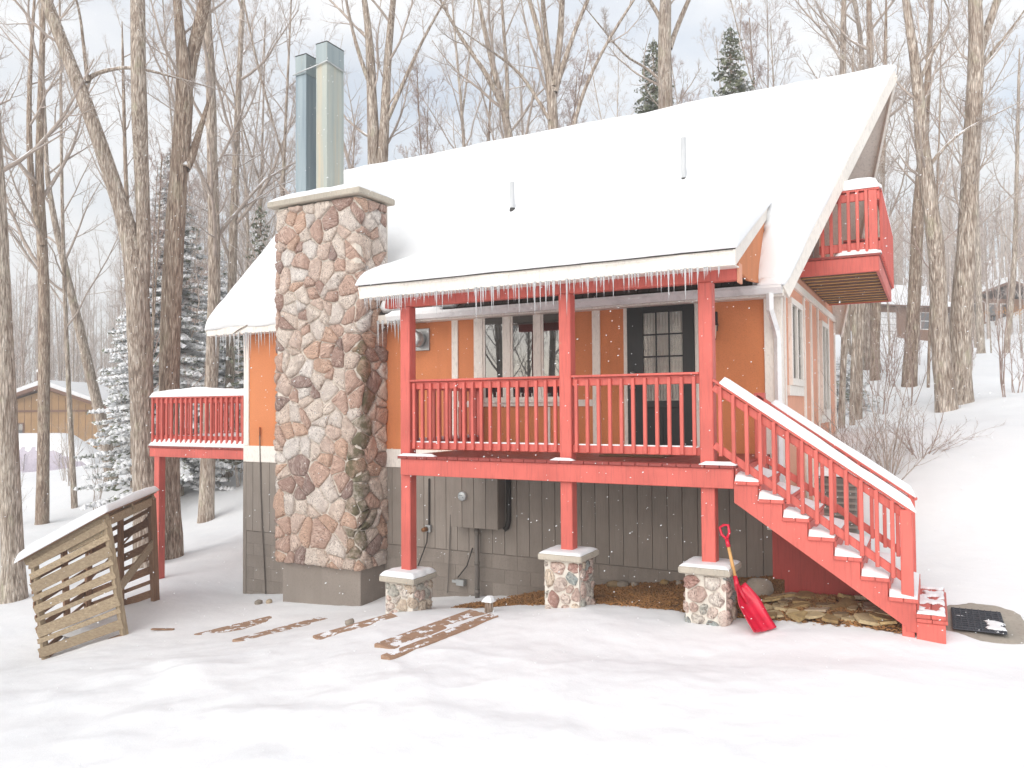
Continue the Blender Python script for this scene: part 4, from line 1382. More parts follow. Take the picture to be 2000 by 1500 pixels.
# flagstones heaped under the stairs
rr = np.random.RandomState(3)
pts = []
while len(pts) < 42:
    x, y = rr.uniform(4.15, 5.3), rr.uniform(.1, .96)
    if all((x-a)**2+(y-b)**2 > .0128 for a, b in pts): pts.append((x, y))
for k, (x, y) in enumerate(pts):
    n = rr.randint(5, 8); s_ = rr.uniform(.075, .165)
    an = np.sort(rr.uniform(0, 6.28, n)+0)
    an = np.linspace(0, 6.28, n, endpoint=False)+rr.uniform(-.35, .35, n)
    ra = s_*rr.uniform(.6, 1.3, n); t = rr.uniform(.008, .02)
    top = [(math.cos(a)*r_, math.sin(a)*r_*.8, t+rr.uniform(-.004, .004)) for a, r_ in zip(an, ra)]
    bot = [(p[0]*1.04, p[1]*1.04, -t) for p in top]
    f = [tuple(range(n)), tuple(range(2*n-1, n-1, -1))]+[(i, i+n, (i+1) % n+n, (i+1) % n) for i in range(n)]
    me = MB().add(top+bot, f).mesh('flagstone', 'flagstone')
    zz = g1(x, y)+.028+.03*rr.rand()+.06*max(0, y-.4)*(k % 2)
    o = link('flagstone', me, None, (x, y, zz), (rr.normal(.03, .1), rr.normal(0, .1), rr.rand()*6))
    tag(o, 'flat tan flagstone in the heap under the stairs', 'stone', 'flagstones under the stairs')
for k, (px, py, r, m_, lab) in enumerate((
        (1485, 1160, (.17, .15, .13), 'cobble', 'large grey boulder behind the red shovel'),
        (1200, 1142, (.10, .07, .06), 'flagstone', 'tan rock lying on the mulch beside the middle pedestal'),
        (1217, 1150, (.12, .08, .06), 'cobble', 'flat grey rock in front of the tan rock by the middle pedestal'),
        (1240, 1147, (.055, .05, .055), 'cobble', 'small pale rock at the wall between two pedestals'),
        (1236, 1137, (.035, .03, .03), 'flagstone', 'smallest tan rock near the wall between two pedestals'),
        (1298, 1155, (.065, .06, .055), 'flagstone', 'round rusty brown rock on the mulch left of the right pedestal'),
        (1326, 1160, (.04, .04, .04), 'cobble', 'small white rock touching the right pedestal'),
        (505, 1172, (.07, .06, .05), 'cobble', 'dark rock in snow at the left house corner'),
        (525, 1170, (.05, .05, .045), 'flagstone', 'pale brown rock in snow beside the chimney base'),
        (683, 1212, (.06, .05, .05), 'cobble', 'grey rock poking from snow between two ground timbers'))):
    p = ground_hit(px, py+8)
    if 1190 < px < 1330: p = WP(px, py, 'y', D-.18)
    p[2] = g1(p[0], p[1])
    z = p[2]+r[2]*.45+(.03 if px > 1000 else 0)
    tag(rock('rock', (p[0], p[1], z), r, k+20, m_), lab, 'rock')

# ground timbers half buried in snow
TM = [((388, 1241), (537, 1205), .27, 'leftmost brown timber step lying in the snow'),
      ((470, 1253), (638, 1208), .30, 'second brown timber step from the left in the snow'),
      ((620, 1250), (776, 1204), .29, 'third brown timber step in front of the left pedestal'),
      ((758, 1268), (945, 1199), .42, 'wide brown board in the snow left of the dark edging timber'),
      ((752, 1290), (966, 1205), .13, 'long dark edging timber, rightmost of the boards in the snow')]
for k, (a, b, w_, lab) in enumerate(TM):
    P, Q = ground_hit(*a), ground_hit(*b)
    t = np.linspace(0, 1, 9)
    zz = gz(P[0]+t*(Q[0]-P[0]), P[1]+t*(Q[1]-P[1]))
    lift = .008 if k < 4 else .03
    cf = np.polyfit(t, zz, 1)
    P[2] = cf[1]+lift-.06; Q[2] = cf[0]+cf[1]+lift-.06
    o = MB().beam((0, 0, 0), tuple(Q-P), w_, .12, .008).build('timber', 'wood_plank_x')
    o.location = P
    tag(o, lab, 'timber')
P = ground_hit(317, 1233)
o = MB().beam((-.16, -.05, .0), (.16, .06, .01), .05, .02).build('wood_scrap', 'wood_brown_x'); o.location = (P[0], P[1], g1(P[0], P[1])+.012)
tag(o, 'broken brown wood scrap on snow near the firewood rack', 'wood scrap')
P = ground_hit(955, 1196)
st = thing('stump', 'small split stump with a snow cap at the end of the timbers', 'stump', (P[0], P[1], P[2]))
MB().tube([(P[0], P[1], P[2]-.1), (P[0], P[1], P[2]+.02), (P[0]+.003, P[1], P[2]+.12)], [.055, .05, .046], 11).build('trunk', 'bark_dark', st)
mound('stump_snow', P[0]-.06, P[0]+.06, P[1]-.06, P[1]+.06, P[2]+.118, .07, 'white snow cap on the small split stump', 9, 12, 12, .4)

# concrete pad with rubber mat beside the steps
pp_ = ground_hit(1925, 1225)
def padz(X, Y):
    r = np.hypot((X-pp_[0])/.40, (Y-pp_[1])/.62)
    return gz(X, Y)+np.clip((1-r+.22*fbm(X*3, Y*3, 3, 71))*.12, -.04, .016)
tag(link('pad', grid_sheet('pad', np.linspace(pp_[0]-.55, pp_[0]+.7, 50), np.linspace(pp_[1]-.8, pp_[1]+.8, 60), padz, 'concrete')), 'bare brown concrete pad beside the bottom step', kind='structure')
mat_ = thing('rubber_mat', 'dark ribbed rubber mat dusted with snow on the concrete pad', 'mat', tuple(pp_))
q = [ground_hit(1866, 1196), ground_hit(1947, 1205), ground_hit(1952, 1246), ground_hit(1874, 1238)]
cx_ = np.mean(q, 0); zb = max(g1(p[0], p[1]) for p in q)+.02
hw, hd = .21, .40
MB().cbox(cx_[0]-hw, cx_[0]+hw, cx_[1]-hd, cx_[1]+hd, zb, zb+.012).build('base', 'rubber', mat_)
for i in range(10): MB().cbox(cx_[0]-hw+.004, cx_[0]+hw-.004, cx_[1]-hd+.03+i*.08, cx_[1]-hd+.045+i*.08, zb+.0125, zb+.022, .002).build('rib', 'rubber', mat_)
for i in range(8): MB().cbox(cx_[0]-hw+.02+i*.052, cx_[0]-hw+.03+i*.052, cx_[1]-hd+.004, cx_[1]+hd-.004, zb+.0128, zb+.02, .002).build('rib', 'rubber', mat_)
mound('mat_snow', cx_[0]-hw, cx_[0]+hw, cx_[1]-hd, cx_[1]+hd, zb+.014, .016, 'crumbs of snow on the dark rubber mat', 23, 40, 60, .05, cover=.28)

# air conditioner behind the stairs
ac = thing('utility_unit', 'grey ribbed utility unit behind the stairs', 'utility unit', (4.62, 3.2, -.9))
MB().cbox(4.35, 4.85, 2.95, 3.45, -1.3, -.33, .02).build('body', 'grey_pipe', ac)
for i in range(11): MB().cbox(4.35, 4.85, 2.935, 2.949, -1.2+i*.075, -1.17+i*.075, .003).build('louvre', 'grey_siding', ac)
mound('unit_snow', 4.33, 4.87, 2.93, 3.47, -.33, .12, 'snow on top of the grey unit behind the stairs', 31)

# snow shovel leaning on the right pedestal
sh = thing('snow_shovel', 'red plastic snow shovel with wooden handle leaning by the right pedestal', 'shovel', tuple(WP(1480, 1225, 'y', -.2)))
T_ = WP(1414, 1028, 'y', .10); J = WP(1441, 1150, 'y', -.05); E_ = WP(1489, 1229, 'y', -.22)
ax = (J-T_)/np.linalg.norm(J-T_)
def al(t): return tuple(T_+(J-T_)*t)
MB().tube([al(.30), al(.82)], .0165, 12).build('handle', 'shovel_wood', sh, True)
MB().tube([al(.80), al(.9), al(1.02)], [.021, .024, .03], 12).build('socket', 'shovel_red', sh, True)
MB().tube([al(.22), al(.34)], [.02, .021], 12).build('grip_neck', 'shovel_red', sh, True)
sd_ = np.cross(ax, [0.3, 1, 0]); sd_ /= np.linalg.norm(sd_)
g = [T_+ax*.13-sd_*.0, T_+ax*.07-sd_*.045, T_+ax*.0-sd_*.05, T_-ax*.012, T_+ax*.0+sd_*.05, T_+ax*.07+sd_*.045, T_+ax*.13]
MB().tube(g, .014, 8).build('grip', 'shovel_red', sh, True)
a_ = (E_-J); Lb = np.linalg.norm(a_); a_ = a_/Lb
c_ = np.array([.42, .86, .16]); c_ -= a_*(c_@a_); c_ /= np.linalg.norm(c_)
n_ = np.cross(c_, a_)
if n_[0] < 0: n_ = -n_
nu, nv = 13, 13
u, v = np.meshgrid(np.linspace(-1, 1, nu), np.linspace(-.03, 1, nv), indexing='ij')
wdt = .14*np.clip(.42+1.6*v, 0, 1)
ridge = .012*np.exp(-((np.abs(u)-.33)/.09)**2)*np.clip(v*4, 0, 1)
lip = .075*np.abs(u)**3.2*np.clip(1.15-.75*v, .2, 1)
surf = J+a_*(v*Lb*1.05)[..., None]+c_*(u*wdt)[..., None]+n_*(lip+ridge-.02*np.sin(v*math.pi))[..., None]
me = sheet_closed('scoop', surf+n_*.004, surf-n_*.004, None, 'shovel_red')
link('scoop', me, sh)
p = J+a_*.02
MB().tube([J-ax*.03, J+a_*.06+n_*.01, J+a_*.16+n_*.008], [.03, .024, .008], 10).build('spine', 'shovel_red', sh, True)

# ------------------------------------------------------------------ firewood rack at the left
Lb_ = W(90, 1292, 10.9); Kb = W(243, 1240, 10.9); Rb = W(303, 1169, 12.6); Bb = Lb_+Rb-Kb
Lt = W(66, 1090, 10.85); Kt = W(207, 1012, 10.85); Rt = W(296, 973, 12.6); Bt = Lt+Rt-Kt
fr = thing('firewood_rack', 'leaning slatted wooden firewood rack with snow on its sloping roof', 'firewood rack', tuple(Kb))
def lerp(a, b, t): return a+(b-a)*t
up_ = lambda a, b: tuple((b-a)/np.linalg.norm(b-a))
for a, b, w_, m_ in ((Lb_, Lt, .085, 'wood_grey_z'), (Kb, Kt, .09, 'wood_grey_z'), (Rb, Rt, .11, 'wood_brown_z'), (Bb, Bt, .09, 'wood_brown_z'), (lerp(Lb_, Bb, .5), lerp(Lt, Bt, .5), .08, 'wood_brown_z'), (lerp(Bb, Rb, .5), lerp(Bt, Rt, .5), .08, 'wood_brown_z')):
    MB().beam(a-(b-a)*.06, b, w_, w_*.8, .005, (1, 0, 0)).build('post', m_, fr)
cen = (Lb_+Kb+Rb+Bb)/4
def wallslats(A0, A1, B0, B1, hs, mat, wide, thick, over=.05, outside=1):
    nrm = np.cross(B0-A0, [0, 0, 1]); nrm /= np.linalg.norm(nrm)
    if nrm@((A0+B0)/2-cen) < 0: nrm = -nrm
    for k, h in enumerate(hs):
        a, b = lerp(A0, A1, h), lerp(B0, B1, h)
        d = (b-a)/np.linalg.norm(b-a)
        o = nrm*(.05*outside)
        hh = wide[k % len(wide)]
        MB().beam(a-d*over+o, b+d*over*.6+o, thick, hh, .004).build('slat', mat, fr)
hs = [.05, .175, .275, .395, .49, .595, .70, .80, .885]
wallslats(Lb_, Lt, Kb, Kt, [.10, .215, .30, .42, .52, .625, .725, .84, .945], 'wood_grey_x', [.135, .07, .15, .06, .11, .075, .15, .085, .10], .022)
wallslats(Lb_, Lt, Bb, Bt, [.08, .2, .32, .44, .56, .68, .8, .92], 'wood_brown_x', [.09, .05], .02)
wallslats(Bb, Bt, Rb, Rt, [.06, .18, .3, .42, .54, .66, .78, .9], 'wood_brown_x', [.12, .06], .02)
MB().beam(Lb_-np.array([0, 0, .03]), Kb-np.array([0, 0, .03]), .09, .10, .006).build('sill', 'wood_brown_x', fr)
MB().beam(lerp(Lb_, Bb, .0), lerp(Lb_, Bb, 1), .09, .09, .006).build('sill', 'wood_brown_x', fr)
MB().beam(lerp(Kb, Kt, .97), lerp(Rb, Rt, .97), .045, .13, .006).build('header', 'wood_grey_x', fr)
MB().beam(lerp(lerp(Lt, Kt, .45), lerp(Lb_, Kb, .45), .08), lerp(Kt, Kb, .09), .03, .13, .006).build('brace', 'wood_grey_x', fr)
MB().beam(lerp(Kb, Kt, .38), lerp(Rb, Rt, .55), .035, .14, .006).build('shelf_board', 'wood_grey_x', fr)
MB().beam(lerp(Bb, Bt, .45), lerp(Rb, Rt, .86), .012, .03, .003).build('stick', 'wood_brown_x', fr)
# roof
vr = (Kt-Lt); vr /= np.linalg.norm(vr); ur = (Rt-Kt); ur /= np.linalg.norm(ur)
nr = np.cross(vr, ur); nr /= np.linalg.norm(nr)
nr = nr if nr[2] > 0 else -nr
S0, S1, S2, S3 = Lt-vr*.20-ur*.13, Kt+vr*.12-ur*.13, Rt+vr*.12+ur*.15, Bt-vr*.20+ur*.15
R0, R1, R2, R3 = Lt-vr*.16-ur*.10, Kt+vr*.08-ur*.10, Rt+vr*.08+ur*.12, Bt-vr*.16+ur*.12
for k in range(7):
    a0, a1 = lerp(R0, R1, k/7+.002), lerp(R0, R1, (k+1)/7-.002)
    b0, b1 = lerp(R3, R2, k/7+.002), lerp(R3, R2, (k+1)/7-.002)
    v = [a0+nr*.045, a1+nr*.045, b1+nr*.045, b0+nr*.045, a0+nr*.07, a1+nr*.07, b1+nr*.07, b0+nr*.07]
    MB().add(v, [(0, 1, 2, 3), (7, 6, 5, 4), (0, 4, 5, 1), (1, 5, 6, 2), (2, 6, 7, 3), (3, 7, 4, 0)]).build('roof_board', 'wood_brown_x', fr)
for t in (.0, .5, 1.0):
    a, b = lerp(Lt, Bt, t), lerp(Kt, Rt, t)
    MB().beam(a-vr*.13, b+vr*.05, .045, .09, .004).build('rafter', 'wood_grey_x', fr)
u, v = np.meshgrid(np.linspace(0, 1, 40), np.linspace(0, 1, 40), indexing='ij')
uu_, vv_ = u[..., None], v[..., None]
Pm = (S0*(1-uu_)+S1*uu_)*(1-vv_)+(S3*(1-uu_)+S2*uu_)*vv_+nr*.06
T = .125*prof(u, v, .05, .04)*(1+.3*fbm(u*4, v*5, 3, 12))
stuff('rack_snow', sheet_closed('rack_snow', Pm+T[..., None]*(nr*.4+np.array([0, 0, .6])), Pm), 'snow on the sloping roof of the firewood rack')
mound('log_snow', *(lambda c: (c[0]-.45, c[0]+.45, c[1]-.45, c[1]+.45))(cen), cen[2]-.05, .16, 'snow drift on the floor inside the firewood rack', 14)


# ------------------------------------------------------------------ bare trees
def batch_tubes(P, R, k):
    "many polylines at once: P (B,n,3), R (B,n) -> vertices, quads"
    B, n = P.shape[:2]
    T = np.gradient(P, axis=1)
    T /= np.linalg.norm(T, axis=2, keepdims=True)+1e-12
    T0_ = T.mean(1); T0_ /= np.linalg.norm(T0_, axis=1, keepdims=True)+1e-12
    ref = np.where(np.abs(T0_[:, 2:3]) < .8, np.array([[0, 0, 1.0]]), np.array([[1.0, 0, 0]]))
    u = np.cross(T, ref[:, None, :]); u /= np.linalg.norm(u, axis=2, keepdims=True)+1e-12
    w_ = np.cross(T, u)
    a = np.arange(k)*2*math.pi/k
    V = P[:, :, None, :]+R[:, :, None, None]*(np.cos(a)[None, None, :, None]*u[:, :, None, :]+np.sin(a)[None, None, :, None]*w_[:, :, None, :])
    i = np.arange(n-1)[:, None]; j = np.arange(k)[None, :]
    q = np.stack([i*k+j, i*k+(j+1) % k, (i+1)*k+(j+1) % k, (i+1)*k+j], -1).reshape(-1, 4)
    F = (np.arange(B)[:, None, None]*(n*k)+q[None]).reshape(-1, 4)
    return V.reshape(-1, 3), F
class Acc:
    def __init__(s): s.V = []; s.F = []; s.n = 0
    def add(s, V, F): s.V.append(V); s.F.append(F+s.n); s.n += len(V)
    def mesh(s, name, mat, smooth=True): return fastmesh(name, np.concatenate(s.V), np.concatenate(s.F), mat, smooth)
def resample(P, R, n):
    P = np.asarray(P, float); R = np.asarray(R, float)
    l = np.r_[0, np.cumsum(np.linalg.norm(np.diff(P, axis=0), axis=1))]
    t = np.linspace(0, l[-1], n)
    # gentle smoothing by interpolating on a finer curve
    Q = np.stack([np.interp(t, l, P[:, i]) for i in range(3)], 1)
    for _ in range(2): Q[1:-1] = .25*Q[:-2]+.5*Q[1:-1]+.25*Q[2:]
    return Q, np.interp(t, l, R)
def spawn(P, R, c, rs, t0, t1, ang, lf, rf, n, curl, wob, rmin, lmax=9, lmin=.1):
    "children on every parent polyline, vectorised"
    B, m = P.shape[:2]
    L_ = np.linalg.norm(np.diff(P, axis=1), axis=2).sum(1)
    t = (rs.uniform(0, 1, (B, c))+np.arange(c)[None])/c*(t1-t0)+t0
    f = t*(m-1); i = np.minimum(f.astype(int), m-2); fr_ = (f-i)[..., None]
    bi = np.arange(B)[:, None]
    p0 = P[bi, i]*(1-fr_)+P[bi, i+1]*fr_
    r0 = R[bi, i]*(1-fr_[..., 0])+R[bi, i+1]*fr_[..., 0]
    d0 = P[bi, i+1]-P[bi, i]; d0 /= np.linalg.norm(d0, axis=2, keepdims=True)+1e-9
    a = rs.uniform(0, 6.28, (B, 1))+np.arange(c)[None]*2.4+rs.normal(0, .4, (B, c))
    ref = np.where(np.abs(d0[..., 2:3]) < .9, np.array([0, 0, 1.0]), np.array([1.0, 0, 0]))
    u = np.cross(d0, ref); u /= np.linalg.norm(u, axis=2, keepdims=True)+1e-9
    w_ = np.cross(d0, u)
    side = np.cos(a)[..., None]*u+np.sin(a)[..., None]*w_
    th = rs.normal(ang, .18, (B, c))[..., None]
    d = np.cos(th)*d0+np.sin(th)*side
    ln = np.clip(L_[:, None]*lf*rs.uniform(.55, 1.2, (B, c))*(1.15-.75*t), lmin, lmax)
    st = ln[..., None]/(n-1)
    pts = [p0]; d_ = d
    for k in range(n-1):
        d_ = d_+np.array([0, 0, curl])+rs.normal(0, wob, d.shape)
        d_ /= np.linalg.norm(d_, axis=2, keepdims=True)
        pts.append(pts[-1]+d_*st)
    Pn = np.stack(pts, 2).reshape(B*c, n, 3)
    rb = np.maximum(np.minimum(r0*rf, ln*.0135+rmin*.8), rmin)
    tp = np.linspace(1, .28, n)
    Rn = np.maximum(rb[..., None]*tp, rmin*.55).reshape(B*c, n)
    return Pn, Rn
def crown(stems, rs, acc, n1, c2, c3, c4, t0=.4, ang=.75, lf=.3, rmin=.0042, sides=(6, 4, 3, 3), l1max=5.0):
    lv1 = []
    for (P, R), n_, tt in zip(stems, n1, t0 if hasattr(t0, '__len__') else [t0]*len(stems)):
        if n_ < 1: continue
        p, r = spawn(P[None], R[None], n_, rs, tt, .99, ang, lf, .5, 8, .10, .10, rmin*1.6, l1max)
        lv1.append((p, r))
    P1 = np.concatenate([a for a, b in lv1]); R1 = np.concatenate([b for a, b in lv1])
    acc.add(*batch_tubes(P1, R1, sides[0]))
    P2, R2 = spawn(P1, R1, c2, rs, .2, 1.0, .7, .5, .62, 6, .09, .13, rmin*1.2)
    acc.add(*batch_tubes(P2, R2, sides[1]))
    P3, R3 = spawn(P2, R2, c3, rs, .15, 1.0, .65, .55, .65, 5, .06, .15, rmin)
    acc.add(*batch_tubes(P3, R3, sides[2]))
    if c4:
        P4, R4 = spawn(P3, R3, c4, rs, .2, 1.0, .6, .6, .7, 4, .04, .18, rmin*.8)
        acc.add(*batch_tubes(P4, R4, sides[3]))

def pixel_tree(label, d, stems, seed, n1, mat='bark', twig='twig', t0=.25, ext=5.0, c=(7, 5, 3), group=None, lf=.26, name='bare_tree'):
    rs = np.random.RandomState(seed)
    S_ = []
    for k, st in enumerate(stems):
        P = [W(px, py, d+(.35*math.sin(i*1.3+seed) if i else 0)*(.3 if k == 0 else .8)) for i, (px, py, w_) in enumerate(st)]
        R = [w_*d/CF/2 for _, _, w_ in st]
        if k == 0:
            gz_ = g1(P[0][0], P[0][1])
            top_ = P[0].copy()
            if P[0][2] > gz_+.3:
                P.insert(0, np.array([P[0][0], P[0][1], gz_])); R.insert(0, R[0]*1.15)
            P.insert(0, np.array([P[0][0], P[0][1], min(gz_, P[0][2])-.35])); R.insert(0, R[0]*1.25)
            base = P[1].copy()
        last = P[-1]-P[-2]; last /= np.linalg.norm(last)
        if st[-1][1] < 60 and ext > 0:          # keep growing above the frame
            e = last*.75+np.array([0, 0, .45]); e /= np.linalg.norm(e)
            P += [P[-1]+last*ext*.35, P[-1]+last*ext*.35+e*ext*.65]; R += [R[-1]*.7, R[-1]*.3]
        else:
            P.append(P[-1]+last*1.2); R.append(R[-1]*.35)
        S_.append(resample(P, R, max(12, len(P)*3)))
    tr = thing(name, label, 'tree', tuple(base), group)
    a = Acc()
    for P, R in S_:
        j = rs.uniform(-.04, .04, R.shape)
        a.add(*batch_tubes(P[None], (R*(1+j))[None], 12))
    link('trunk', a.mesh('trunk', mat), tr)
    a = Acc()
    crown(S_, rs, a, n1, *c, t0=t0, lf=lf)
    link('crown', a.mesh('crown', twig), tr)
    return tr
PT = pixel_tree
PT('thick lichened trunk cut by the left edge of the picture', 14.5, [[(28, 1172, 48), (24, 1060, 40), (18, 900, 36), (11, 750, 34), (5, 600, 31), (0, 450, 28), (-8, 300, 25), (-20, 120, 22), (-30, 0, 20)]], 1, [9], 'bark_pale', t0=.38)
PT('straight forked tree standing in front of the tan cabin', 24, [[(82, 1032, 26), (84, 930, 22), (86, 800, 21), (86, 680, 21), (86, 560, 20), (81, 450, 18), (76, 340, 15), (80, 180, 12), (84, 40, 9)], [(84, 480, 14), (66, 400, 12), (58, 320, 11), (56, 220, 9), (60, 120, 7), (66, 20, 5)]], 2, [12, 9], 'bark_dark', t0=[.35, .15])
PT('thin sapling in front of the snowy tarped boat', 26, [[(147, 1006, 12), (141, 900, 10), (135, 780, 9), (129, 640, 8), (124, 500, 7), (121, 380, 6), (119, 200, 5), (117, 40, 4)]], 3, [12], 'bark', t0=.25)
PT('leaning tree with snow on it beside the tan cabin', 28, [[(222, 955, 26), (212, 890, 22), (196, 810, 20), (178, 740, 19), (160, 660, 17), (143, 590, 15), (124, 510, 13), (104, 420, 11), (92, 350, 9), (88, 250, 7), (82, 120, 5), (78, 30, 4)]], 4, [14], 'bark', t0=.3)
PT('big tree splitting into a leaning limb and an upright limb with torn bark', 16.3, [[(288, 1110, 54), (286, 1000, 47), (281, 880, 44), (276, 760, 43), (271, 640, 43), (268, 545, 43), (262, 495, 38), (244, 425, 33), (217, 345, 30), (188, 258, 28), (158, 178, 26), (122, 85, 24), (86, -10, 22)],
    [(276, 560, 30), (281, 480, 27), (279, 400, 27), (276, 320, 28), (272, 220, 28), (270, 120, 27), (269, 0, 26)],
    [(163, 195, 9), (171, 165, 10), (172, 150, 9), (200, 139, 8), (240, 131, 7), (280, 134, 6), (330, 148, 4)],
    [(171, 160, 8), (169, 120, 7), (160, 85, 6), (163, 40, 5), (150, 0, 4)]], 5, [8, 6, 4, 4], 'bark', t0=[.62, .55, .3, .3], lf=.2)
PT('tall straight tree forking high, just right of the split tree', 17, [[(335, 1090, 48), (331, 980, 40), (330, 850, 38), (331, 720, 38), (334, 600, 37), (341, 460, 36), (349, 340, 34), (358, 235, 33), (363, 165, 32), (353, 85, 20), (346, 0, 17)], [(361, 185, 26), (372, 120, 25), (385, 70, 24), (401, 0, 22)], [(362, 330, 18), (376, 302, 17), (379, 292, 15)]], 6, [7, 5, 0], 'bark_dark', t0=[.6, .2, .5], lf=.2)
PT('mid-size trunk between the side deck and the house corner', 22, [[(402, 1018, 31), (405, 930, 28), (410, 800, 26), (416, 680, 25), (419, 560, 24), (418, 440, 22), (414, 300, 20), (412, 160, 18), (404, 10, 15)]], 7, [13], 'bark', t0=.35)
PT('slim trunk rising left of the chimney behind the eave', 26, [[(444, 930, 20), (448, 780, 18), (452, 600, 17), (456, 440, 16), (462, 280, 13), (467, 150, 11), (474, 10, 9)]], 8, [14], 'bark', t0=.35)
PT('thin dark trunk hugging the big split tree on its left', 24, [[(262, 1000, 15), (262, 860, 13), (259, 720, 12), (256, 600, 11), (250, 450, 9), (244, 300, 7), (240, 120, 5)]], 9, [10], 'bark_dark', t0=.45)
PT('twin-stemmed tree behind the roof just right of the metal flues', 21, [[(735, 470, 34), (732, 320, 26), (727, 220, 21), (724, 120, 17), (722, 60, 14), (712, 0, 11)], [(741, 420, 26), (748, 300, 21), (753, 200, 18), (757, 110, 15), (763, 50, 13), (768, 0, 11)], [(750, 250, 9), (780, 180, 8), (810, 110, 6), (840, 50, 5), (870, 0, 4)], [(728, 180, 9), (705, 120, 8), (688, 60, 6), (676, 0, 5)]], 10, [11, 11, 7, 7], 'bark', t0=.2, lf=.24)
PT('spreading tree behind the middle of the roof with two long bowed limbs', 23, [[(1008, 420, 24), (998, 290, 18), (988, 225, 15), (972, 165, 13), (958, 110, 10), (946, 60, 9), (935, 0, 7)], [(985, 215, 11), (950, 140, 10), (910, 90, 8), (880, 40, 6), (860, 0, 5)], [(990, 230, 9), (992, 160, 8), (985, 80, 7), (980, 0, 5)]], 11, [12, 9, 9], 'bark', t0=.2, lf=.25)
PT('fan-shaped tree behind the roof with five rising limbs', 20.5, [[(1082, 420, 27), (1081, 265, 21), (1079, 175, 19), (1068, 120, 12), (1055, 70, 11), (1040, 20, 9)], [(1079, 175, 11), (1072, 110, 10), (1065, 60, 9), (1060, 0, 8)], [(1081, 170, 14), (1092, 100, 13), (1096, 50, 12), (1098, 0, 11)], [(1084, 180, 11), (1105, 110, 10), (1122, 60, 8), (1148, 0, 7)], [(1074, 235, 8), (1045, 185, 7), (1010, 135, 6), (960, 100, 4)], [(1112, 290, 9), (1126, 215, 8), (1145, 165, 7), (1180, 90, 6), (1225, 20, 5)]], 12, [8, 8, 8, 8, 6, 7], 'bark', t0=.25, lf=.24)
PT('heavy trunk behind the roof standing in front of a dark spruce', 21.5, [[(1304, 420, 36), (1301, 215, 29), (1298, 140, 27), (1297, 70, 26), (1300, 0, 23)], [(1308, 95, 11), (1322, 50, 10), (1345, 0, 8)], [(1294, 45, 9), (1280, 15, 8), (1262, -10, 7)], [(1292, 160, 6), (1262, 130, 5), (1225, 115, 4), (1180, 60, 3)]], 13, [9, 7, 6, 5], 'bark', t0=.4, lf=.22)
PT('straight trunk behind the roof peak, leftmost of three', 25, [[(1646, 330, 15), (1646, 140, 12), (1647, 60, 11), (1648, 0, 9)]], 14, [16], 'bark', t0=.45, lf=.22)
PT('crooked thin trunk behind the roof peak, middle of three', 25.5, [[(1686, 330, 12), (1684, 135, 10), (1683, 70, 9), (1676, 30, 8), (1668, 0, 7)]], 15, [16], 'bark', t0=.45, lf=.22)
PT('trunk behind the roof peak, rightmost of three', 24.5, [[(1702, 330, 15), (1700, 130, 12), (1698, 60, 11), (1697, 0, 9)]], 16, [16], 'bark_dark', t0=.45, lf=.22)
PT('winding tall trunk right of the balcony', 17, [[(1850, 803, 42), (1843, 740, 36), (1836, 660, 33), (1833, 580, 31), (1831, 500, 30), (1822, 440, 29), (1812, 360, 28), (1801, 290, 26), (1796, 210, 22), (1789, 130, 19), (1776, 50, 16), (1768, -10, 13)], [(1800, 150, 7), (1825, 90, 6), (1850, 60, 5), (1866, 40, 4), (1850, 10, 3)], [(1818, 320, 8), (1850, 280, 6), (1890, 250, 5), (1930, 230, 3)]], 17, [16, 6, 6], 'bark', t0=[.3, .2, .2], lf=.2)
PT('slimmer trunk partly behind the winding trunk right of the balcony', 21.5, [[(1775, 748, 28), (1780, 680, 25), (1786, 580, 23), (1790, 480, 22), (1794, 400, 21), (1800, 320, 18), (1808, 240, 14), (1812, 150, 11), (1818, 40, 8)]], 18, [15], 'bark_dark', t0=.3, lf=.22)
PT('thickest straight trunk near the right edge with a side limb', 17.6, [[(1874, 792, 52), (1873, 730, 44), (1876, 650, 40), (1882, 560, 37), (1889, 460, 34), (1894, 360, 33), (1899, 260, 31), (1904, 170, 29), (1908, 90, 27), (1904, 0, 24)], [(1914, 100, 17), (1928, 55, 16), (1948, 0, 14)], [(1910, 140, 8), (1936, 100, 7), (1964, 75, 5), (1998, 25, 3)]], 19, [14, 7, 4], 'bark', t0=[.3, .2, .2], lf=.18)
PT('slim straight trunk below the balcony corner', 23, [[(1708, 757, 20), (1709, 690, 17), (1712, 600, 16), (1716, 480, 14), (1722, 340, 12), (1728, 200, 9), (1730, 60, 6)]], 20, [16], 'bark_dark', t0=.35)
PT('grey trunk touching the far house corner, left of its neighbour', 16.5, [[(1643, 842, 13), (1646, 740, 12), (1650, 640, 12), (1656, 500, 10), (1660, 360, 8), (1664, 200, 6)]], 21, [10], 'bark', t0=.4)
PT('grey trunk behind the bare shrub beside the gable', 18.3, [[(1675, 812, 17), (1677, 720, 15), (1683, 600, 14), (1690, 480, 12), (1694, 320, 10), (1700, 150, 7)]], 22, [10], 'bark', t0=.4)
PT('slender pair trunk at the gable corner', 17.6, [[(1664, 828, 11), (1666, 720, 10), (1670, 620, 9), (1674, 450, 8), (1676, 300, 6)]], 23, [8], 'bark', t0=.4)
PT('pale far trunk on the slope near the right edge', 31, [[(1917, 690, 14), (1912, 600, 13), (1908, 480, 11), (1905, 330, 9), (1903, 160, 7), (1902, 20, 5)]], 24, [16], 'bark_pale', t0=.3)
PT('short leaning trunk near the right edge by the far porch', 33, [[(1965, 672, 11), (1975, 600, 10), (1982, 500, 9), (1986, 350, 7), (1990, 150, 5)]], 25, [14], 'bark', t0=.3)
